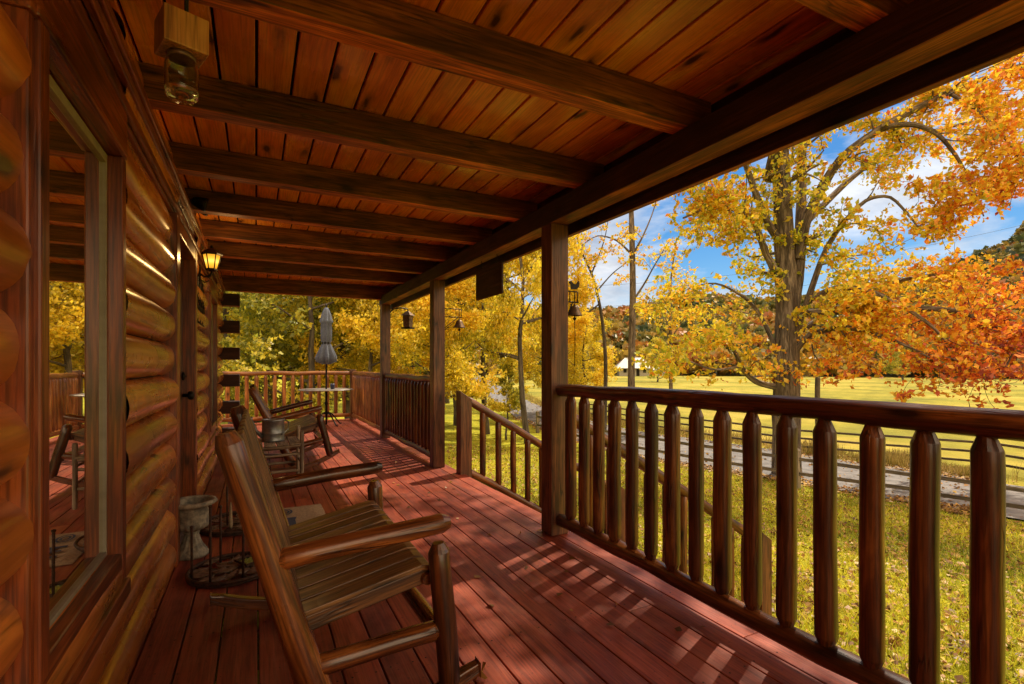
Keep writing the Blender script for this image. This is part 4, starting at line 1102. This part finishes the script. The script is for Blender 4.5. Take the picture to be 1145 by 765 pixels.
# iron stands with oval trays
def stand(label, x, y, rx, ry, rods, green=False):
    t_ = thing('plant_stand', label, 'plant stand', (x, y, 0), 'rusty iron trays with rods')
    mb = MB(); P = [(x+rx*math.cos(a*math.pi/20), y+ry*math.sin(a*math.pi/20), .022) for a in range(41)]
    mb.tube(P, .011, 8, False); P = [(p[0], p[1], .008) for p in P]; mb.tube(P, .008, 8, False); mb.build('rim', M['rust'], t_)
    mb = MB()
    for k in range(26):
        a = rnd.uniform(0, 6.28); q = math.sqrt(rnd.random())*.8; c = Vector((x+rx*q*math.cos(a), y+ry*q*math.sin(a), .014))
        th_ = rnd.uniform(0, 6.28); l = .06; w = .028; d = Vector((math.cos(th_), math.sin(th_), 0)); e = Vector((-d.y, d.x, 0))
        vs = [c-d*l, c-d*l*.3+e*w, c+d*l*.4+e*w*.7, c+d*l+Vector((0, 0, .006)), c+d*l*.4-e*w*.7, c-d*l*.3-e*w]
        zz = rnd.uniform(0, .012); vs = [v+Vector((0, 0, zz + .006*(i % 2))) for i, v in enumerate(vs)]
        mb.add(vs, [(0, 1, 2, 3, 4, 5)], vs, None, False); mb.tube([c-d*l+Vector((0,0,zz+.004)), c+d*l+Vector((0,0,zz+.006))], .003, 5)
    for k in range(6):
        a = k*math.pi/6; mb.tube([(x+rx*math.cos(a), y+ry*math.sin(a), .012), (x-rx*math.cos(a), y-ry*math.sin(a), .012)], .004, 5)
    mb.build('leaf_tray', M['rust2'], t_)
    for (dx, dy, h_) in rods:
        mb = MB(); mb.tube([(x+dx, y+dy, .015), (x+dx, y+dy, h_)], .0062, 8); mb.lathe([(.009, h_-.004), (.009, h_+.004), (0, h_+.008)], (x+dx, y+dy, 0), 8); mb.build('rod', M['rust'], t_)
    if green:
        mb = MB(); M_ = Matrix.Translation((x+.10, y+.04, .03)) @ Matrix.Rotation(.5, 4, 'Z'); mb.box((-.055, -.055, 0), (.055, .055, .006), 0, M_); mb.build('glass_tile', M['tile'], t_)
        mb = MB(); 
        for a, b2 in (((-.065, -.065, -.002), (.065, -.056, .012)), ((-.065, .056, -.002), (.065, .065, .012)), ((-.065, -.0555, -.002), (-.056, .0555, .012)), ((.056, -.0555, -.002), (.065, .0555, .012))): mb.box(a, b2, 0, M_)
        mb.build('tile_frame', M['rust'], t_)
M['rust2'] = plain('pale_rusty_leaves', (.26, .17, .10), .7, .3, 40, .6, .3, (.10, .06, .04))
M['tile'] = plain('green_tile', (.03, .07, .045), .2, 0, 20, .4, .05)
stand('oval rusty iron tray with thin rods and a green tile, beside the nearest rocking chair', -.12, 3.22, .21, .22, [(-.18, -.09, .30), (-.09, -.18, .42), (.06, -.16, .38), (-.06, .12, .34)], True)
stand('rusty iron leaf tray with a rod, behind the urn', -.12, 4.15, .24, .27, [(-.06, -.05, .33)])
cn = thing('taper_candle', 'stubby tan candle on an iron spike of the tray behind the urn', 'candle', (-.155, 4.0, 0))
mb = MB(); mb.lathe([(0, .02), (.010, .02), (.013, .05), (.010, .13), (.006, .18), (.003, .20), (0, .205)], (-.155, 4.0, 0), 12); mb.build('wax', M['burlap'], cn)
mb = MB(); mb.lathe([(.04, 0), (.04, .012), (.03, .02)], (-.155, 4.0, 0), 14); mb.build('holder', M['rust'], cn)
# mat
mt = thing('burlap_mat', 'thin tan burlap mat with dark blue print on the deck behind the near rocking chair', 'mat', (.25, 4.1, 0))
mb = MB(); nx, ny = 22, 24; vs = []; fs = []
for k, zt_ in ((0, 1), (1, 0)):
    for j in range(ny+1):
        for i in range(nx+1):
            x_ = .04 + .44*i/nx + .006*noise.noise(Vector((0, j*.4, 3))); y_ = 3.74 + .70*j/ny + .01*noise.noise(Vector((i*.4, 0, 5)))
            e = min(i, nx-i, 3)/3*min(j, ny-j, 3)/3
            vs.append((x_, y_, (.006 + .016*e + .006*noise.noise(Vector((x_*9, y_*9, 0)))) if zt_ else .003))
S = (nx+1)*(ny+1)
for j in range(ny):
    for i in range(nx):
        a = j*(nx+1)+i; fs.append((a, a+1, a+nx+2, a+nx+1)); fs.append((S+a, S+a+nx+1, S+a+nx+2, S+a+1))
mb.add(vs, fs, vs); mb.build('mat_pad', M['burlap'], mt)
mb = MB()
def flat(pts_, z=.031): mb.add([(a, b2, z) for a, b2 in pts_], [tuple(range(len(pts_)))], [(a, b2, 0) for a, b2 in pts_], None, False)
def seg(a, b2, w_=.009): 
    d = Vector((b2[0]-a[0], b2[1]-a[1], 0)).normalized(); e = Vector((-d.y, d.x, 0))*w_; flat([(a[0]-e.x, a[1]-e.y), (b2[0]-e.x, b2[1]-e.y), (b2[0]+e.x, b2[1]+e.y), (a[0]+e.x, a[1]+e.y)])
for ro in (.045, .024):
    for k in range(16):
        a0, a1 = k*math.pi/8, (k+1)*math.pi/8
        seg((.20+ro*math.cos(a0), 4.22+ro*1.7*math.sin(a0)), (.20+ro*math.cos(a1), 4.22+ro*1.7*math.sin(a1)), .007)
mb.build('printed_emblem', M['print'], mt)
mb = MB()
flat([(.14, 3.83), (.27, 3.83), (.27, 3.86), (.255, 3.86), (.255, 3.98), (.27, 4.05), (.14, 4.05), (.14, 4.02), (.19, 4.02), (.19, 3.97), (.15, 3.97), (.15, 3.94), (.19, 3.94), (.19, 3.86), (.14, 3.86)])
mb.build('printed_block', M['print'], mt)

# ------------------------------------------------------------------ fences, poles, house, wires
def along(ps, d0, step):
    """walk a polyline (xy) and return points spaced step apart"""
    out = []; acc = d0
    for a, b_ in zip(ps, ps[1:]):
        L = (b_-a).length
        while acc < L: out.append(a.lerp(b_, acc/L)); acc += step
        acc -= L
    return out
def offset(ps, k):
    out = []
    for i, p in enumerate(ps):
        d = (ps[min(i+1, len(ps)-1)] - ps[max(i-1, 0)]); d.z = 0; d.normalize(); out.append(p + Vector((d.y, -d.x, 0))*k)
    return out
def fence(name, label, ps, step, hp, rails, w, pw, d0=0, tall=0):
    P = [groundh(p) for p in along(ps, d0, step)]
    t_ = thing(name, label, 'fence', P[0])
    for i, p in enumerate(P):
        mb = MB(); mb.box((p.x-pw/2, p.y-pw/2, p.z-.3), (p.x+pw/2, p.y+pw/2, p.z+hp-.03), 2)
        top = [(p.x-pw/2, p.y-pw/2, p.z+hp-.03), (p.x+pw/2, p.y-pw/2, p.z+hp-.03), (p.x+pw/2, p.y+pw/2, p.z+hp-.03), (p.x-pw/2, p.y+pw/2, p.z+hp-.03), (p.x, p.y, p.z+hp+.03)]
        mb.add(top, [(0, 1, 4), (1, 2, 4), (2, 3, 4), (3, 0, 4)], top, None, False)
        mb.build('fence_post', M['fence2'], t_)
    for z in rails:
        for a, b_ in zip(P, P[1:]):
            mb = MB(); mb.bar(a + Vector((-.03, 0, z + rnd.uniform(-.02, .02))), b_ + Vector((-.03, 0, z + rnd.uniform(-.02, .02))), .04, w); mb.build('rail', M['fence'], t_)
M['fence2'] = wood('grey_fence_post', (.12, .10, .08), (.25, .20, .15), (.38, .31, .23), rough=.85, bump=.5, var=.2)
nearline = [ext(gp(1110, 588), gp(1038, 577), 6)] + [gp(*p) for p in ((1110, 588), (1020, 567), (908, 549), (820, 535), (745, 521), (660, 503), (600, 484))]
fence('low_rail_fence', 'low grey two rail fence along the near side of the road', nearline, 2.45, 1.0, (.40, .74), .08, .12, .02)
farline = [ext(gp(1145, 534), gp(1079, 523), 8)] + [gp(*p) for p in ((1145, 534), (1079, 522), (921, 509), (830, 500), (745, 484), (690, 473), (640, 462))]
fence('board_fence', 'dark three rail board fence along the far side of the road at the field edge', farline, 2.7, .98, (.25, .53, .82), .07, .11, 1.0)
p = gp(914, 503); mb = MB(); mb.log(p - Vector((0, 0, .3)), p + Vector((0, 0, 2.75)), .09, 10, .1, .1, .3, bow=.01); o = mb.build('wooden_pole', M['fence'], None, origin=p); tag(o, 'lone weathered wooden pole by the far board fence, right of the big tree trunk', 'pole')

hs = at(708, 412, 150); zg = ground_z(hs.x, hs.y)
house = thing('farmhouse', 'low far farmhouse with a white hipped roof at the edge of the field', 'house', (hs.x, hs.y, zg))
rt = Matrix.Translation((hs.x, hs.y, zg)) @ Matrix.Rotation(-YAW-.1, 4, 'Z')
mb = MB(); mb.box((-4.4, -3, -.5), (4.4, 3, 2.6), 0, rt); mb.build('wall', M['siding'], house)
mb = MB(); vs = [rt @ Vector(v) for v in ((-5.6, -4.6, 2.3), (5.6, -4.6, 2.3), (5.6, 4.6, 2.3), (-5.6, 4.6, 2.3), (-2.4, 0, 5.4), (2.4, 0, 5.4))]
mb.add(vs, [(0, 1, 5, 4), (1, 2, 5), (2, 3, 4, 5), (3, 0, 4), (3, 2, 1, 0)], vs, None, False); mb.build('roof', M['white_paint'], house)
for xx in (-3.2, -1.2, 2.4):
    mb = MB(); mb.box((xx, -3.03, 1.0), (xx+.9, -3.005, 2.1), 0, rt); mb.build('window', M['dark'], house)
mb = MB(); mb.box((.5, -3.03, -.3), (1.4, -3.005, 2.1), 0, rt); mb.build('door', M['dark'], house)
hs2 = at(726, 409, 150)
sh = thing('shed', 'small grey shed standing to the right of the farmhouse', 'shed', (hs2.x+1, hs2.y, zg)); rt = Matrix.Translation((hs2.x+2, hs2.y-1, zg)) @ Matrix.Rotation(-YAW-.1, 4, 'Z')
mb = MB(); mb.box((-1.6, -2, -.4), (2.6, 2, 1.8), 0, rt); mb.build('wall', M['siding'], sh)
mb = MB(); vs = [rt @ Vector(v) for v in ((-2, -2.4, 1.8), (3, -2.4, 1.8), (3, 2.4, 1.8), (-2, 2.4, 1.8), (-2, 0, 2.9), (3, 0, 2.9))]
mb.add(vs, [(0, 1, 5, 4), (2, 3, 4, 5), (1, 2, 5), (3, 0, 4)], vs, None, False); mb.build('roof', M['steel'], sh)
# house on the hill
az = 90 - math.degrees(math.atan2(at(736, 352, 1).y, at(736, 352, 1).x)); r = 330; zz = hill_z(r, az)
hx, hy = r*math.sin(R_(az)), r*math.cos(R_(az))
hh = thing('hill_house', 'tiny pale house high among the trees on the hillside', 'house', (hx, hy, zz))
rt = Matrix.Translation((hx, hy, zz)) @ Matrix.Rotation(-YAW, 4, 'Z')
mb = MB(); mb.box((-2.6, -3, 0), (2.6, 3, 7.6), 0, rt); mb.build('wall', M['siding'], hh)
mb = MB(); vs = [rt @ Vector(v) for v in ((-3.1, -3.5, 7.6), (3.1, -3.5, 7.6), (3.1, 3.5, 7.6), (-3.1, 3.5, 7.6), (-3.1, 0, 9.4), (3.1, 0, 9.4))]
mb.add(vs, [(0, 1, 5, 4), (2, 3, 4, 5), (1, 2, 5), (3, 0, 4)], vs, None, False); mb.build('roof', M['burlap'], hh)
# power lines crossing
for k, (va, vb, vc) in enumerate(((352, 372, 250), (378, 392, 268))):
    a, m_, b_ = at(480, va-30, 38), at(780, vb, 45), at(1300, vc-40, 38)
    P = []
    for i in range(41):
        f = i/40; p = a.lerp(b_, f); p.z = a.z*(1-f)+b_.z*f - 2.2*4*f*(1-f); P.append(p)
    mb = MB(); mb.tube(P, .010, 4); o = mb.build('power_line', M['wire'], None, origin=a)
    tag(o, ['upper sagging power line crossing behind the trees', 'lower sagging power line crossing behind the trees'][k], 'wire')

# ------------------------------------------------------------------ world + sun
SUN_AZ, SUN_EL = R_(23), R_(54)          # azimuth from +x towards +y
S = Vector((math.cos(SUN_EL)*math.cos(SUN_AZ), math.cos(SUN_EL)*math.sin(SUN_AZ), math.sin(SUN_EL)))
w = bpy.data.worlds.new('World'); sc.world = w; w.use_nodes = True; nt = w.node_tree; nt.nodes.clear(); L = nt.links.new
sky = nd(nt, 'ShaderNodeTexSky'); sky.sky_type = 'NISHITA'; sky.sun_disc = False; sky.sun_elevation = SUN_EL
sky.sun_rotation = math.pi/2 - SUN_AZ; sky.air_density = 1.0; sky.dust_density = .4; sky.ozone_density = 2.5
tc = nd(nt, 'ShaderNodeTexCoord'); mp = nd(nt, 'ShaderNodeMapping'); mp.inputs['Scale'].default_value = (1, 1, 2.6); mp.inputs['Location'].default_value = (.35, .1, .2); L(tc.outputs['Generated'], mp.inputs[0])
n = nd(nt, 'ShaderNodeTexNoise', Scale=2.6, Detail=9.0, Roughness=.56, Distortion=.25); L(mp.outputs[0], n.inputs['Vector'])
cm = ramp(nt, [(.44, 0.0), (.53, .75), (.62, 1.0)], n.outputs[0])
n2 = nd(nt, 'ShaderNodeTexNoise', Scale=6.0, Detail=6.0, Roughness=.6); L(mp.outputs[0], n2.inputs['Vector'])
cc = ramp(nt, [(.3, (3.2, 3.5, 4.1)), (.65, (7.0, 7.1, 7.3))], n2.outputs[0])
hs_ = nd(nt, 'ShaderNodeHueSaturation', Saturation=1.5, Value=.72); L(sky.outputs[0], hs_.inputs['Color'])
col = mixc(nt, hs_.outputs[0], cc.outputs[0], cm.outputs[0])
# added fill light: warm glow in the unseen sky behind the viewer and overhead
sx = nd(nt, 'ShaderNodeSeparateXYZ'); L(tc.outputs['Generated'], sx.inputs[0])
bk = math_(nt, 'ADD', math_(nt, 'MULTIPLY', sx.outputs[1], -1.0), math_(nt, 'MULTIPLY', n.outputs[0], .5))
bkr = ramp(nt, [(.25, 0.0), (.55, 1.0)], bk)
col = mixc(nt, col, (15.5, 11.6, 7.4), bkr.outputs[0])
bg = nd(nt, 'ShaderNodeBackground', Strength=.15); L(col, bg.inputs[0])
wo = nd(nt, 'ShaderNodeOutputWorld'); L(bg.outputs[0], wo.inputs[0])
sl = bpy.data.lights.new('sun', 'SUN'); sl.energy = 5.0; sl.angle = R_(.6); sl.color = (1, .86, .66)
so = bpy.data.objects.new('sun', sl); COL.objects.link(so); so.location = (20, 10, 30)
so.rotation_euler = S.to_track_quat('Z', 'Y').to_euler()

sc.cycles.max_bounces = 10; sc.cycles.diffuse_bounces = 6; sc.cycles.glossy_bounces = 5; sc.cycles.transmission_bounces = 8
sc.cycles.use_denoising = True; sc.cycles.caustics_reflective = False; sc.cycles.caustics_refractive = False
sc.cycles.sample_clamp_indirect = 8
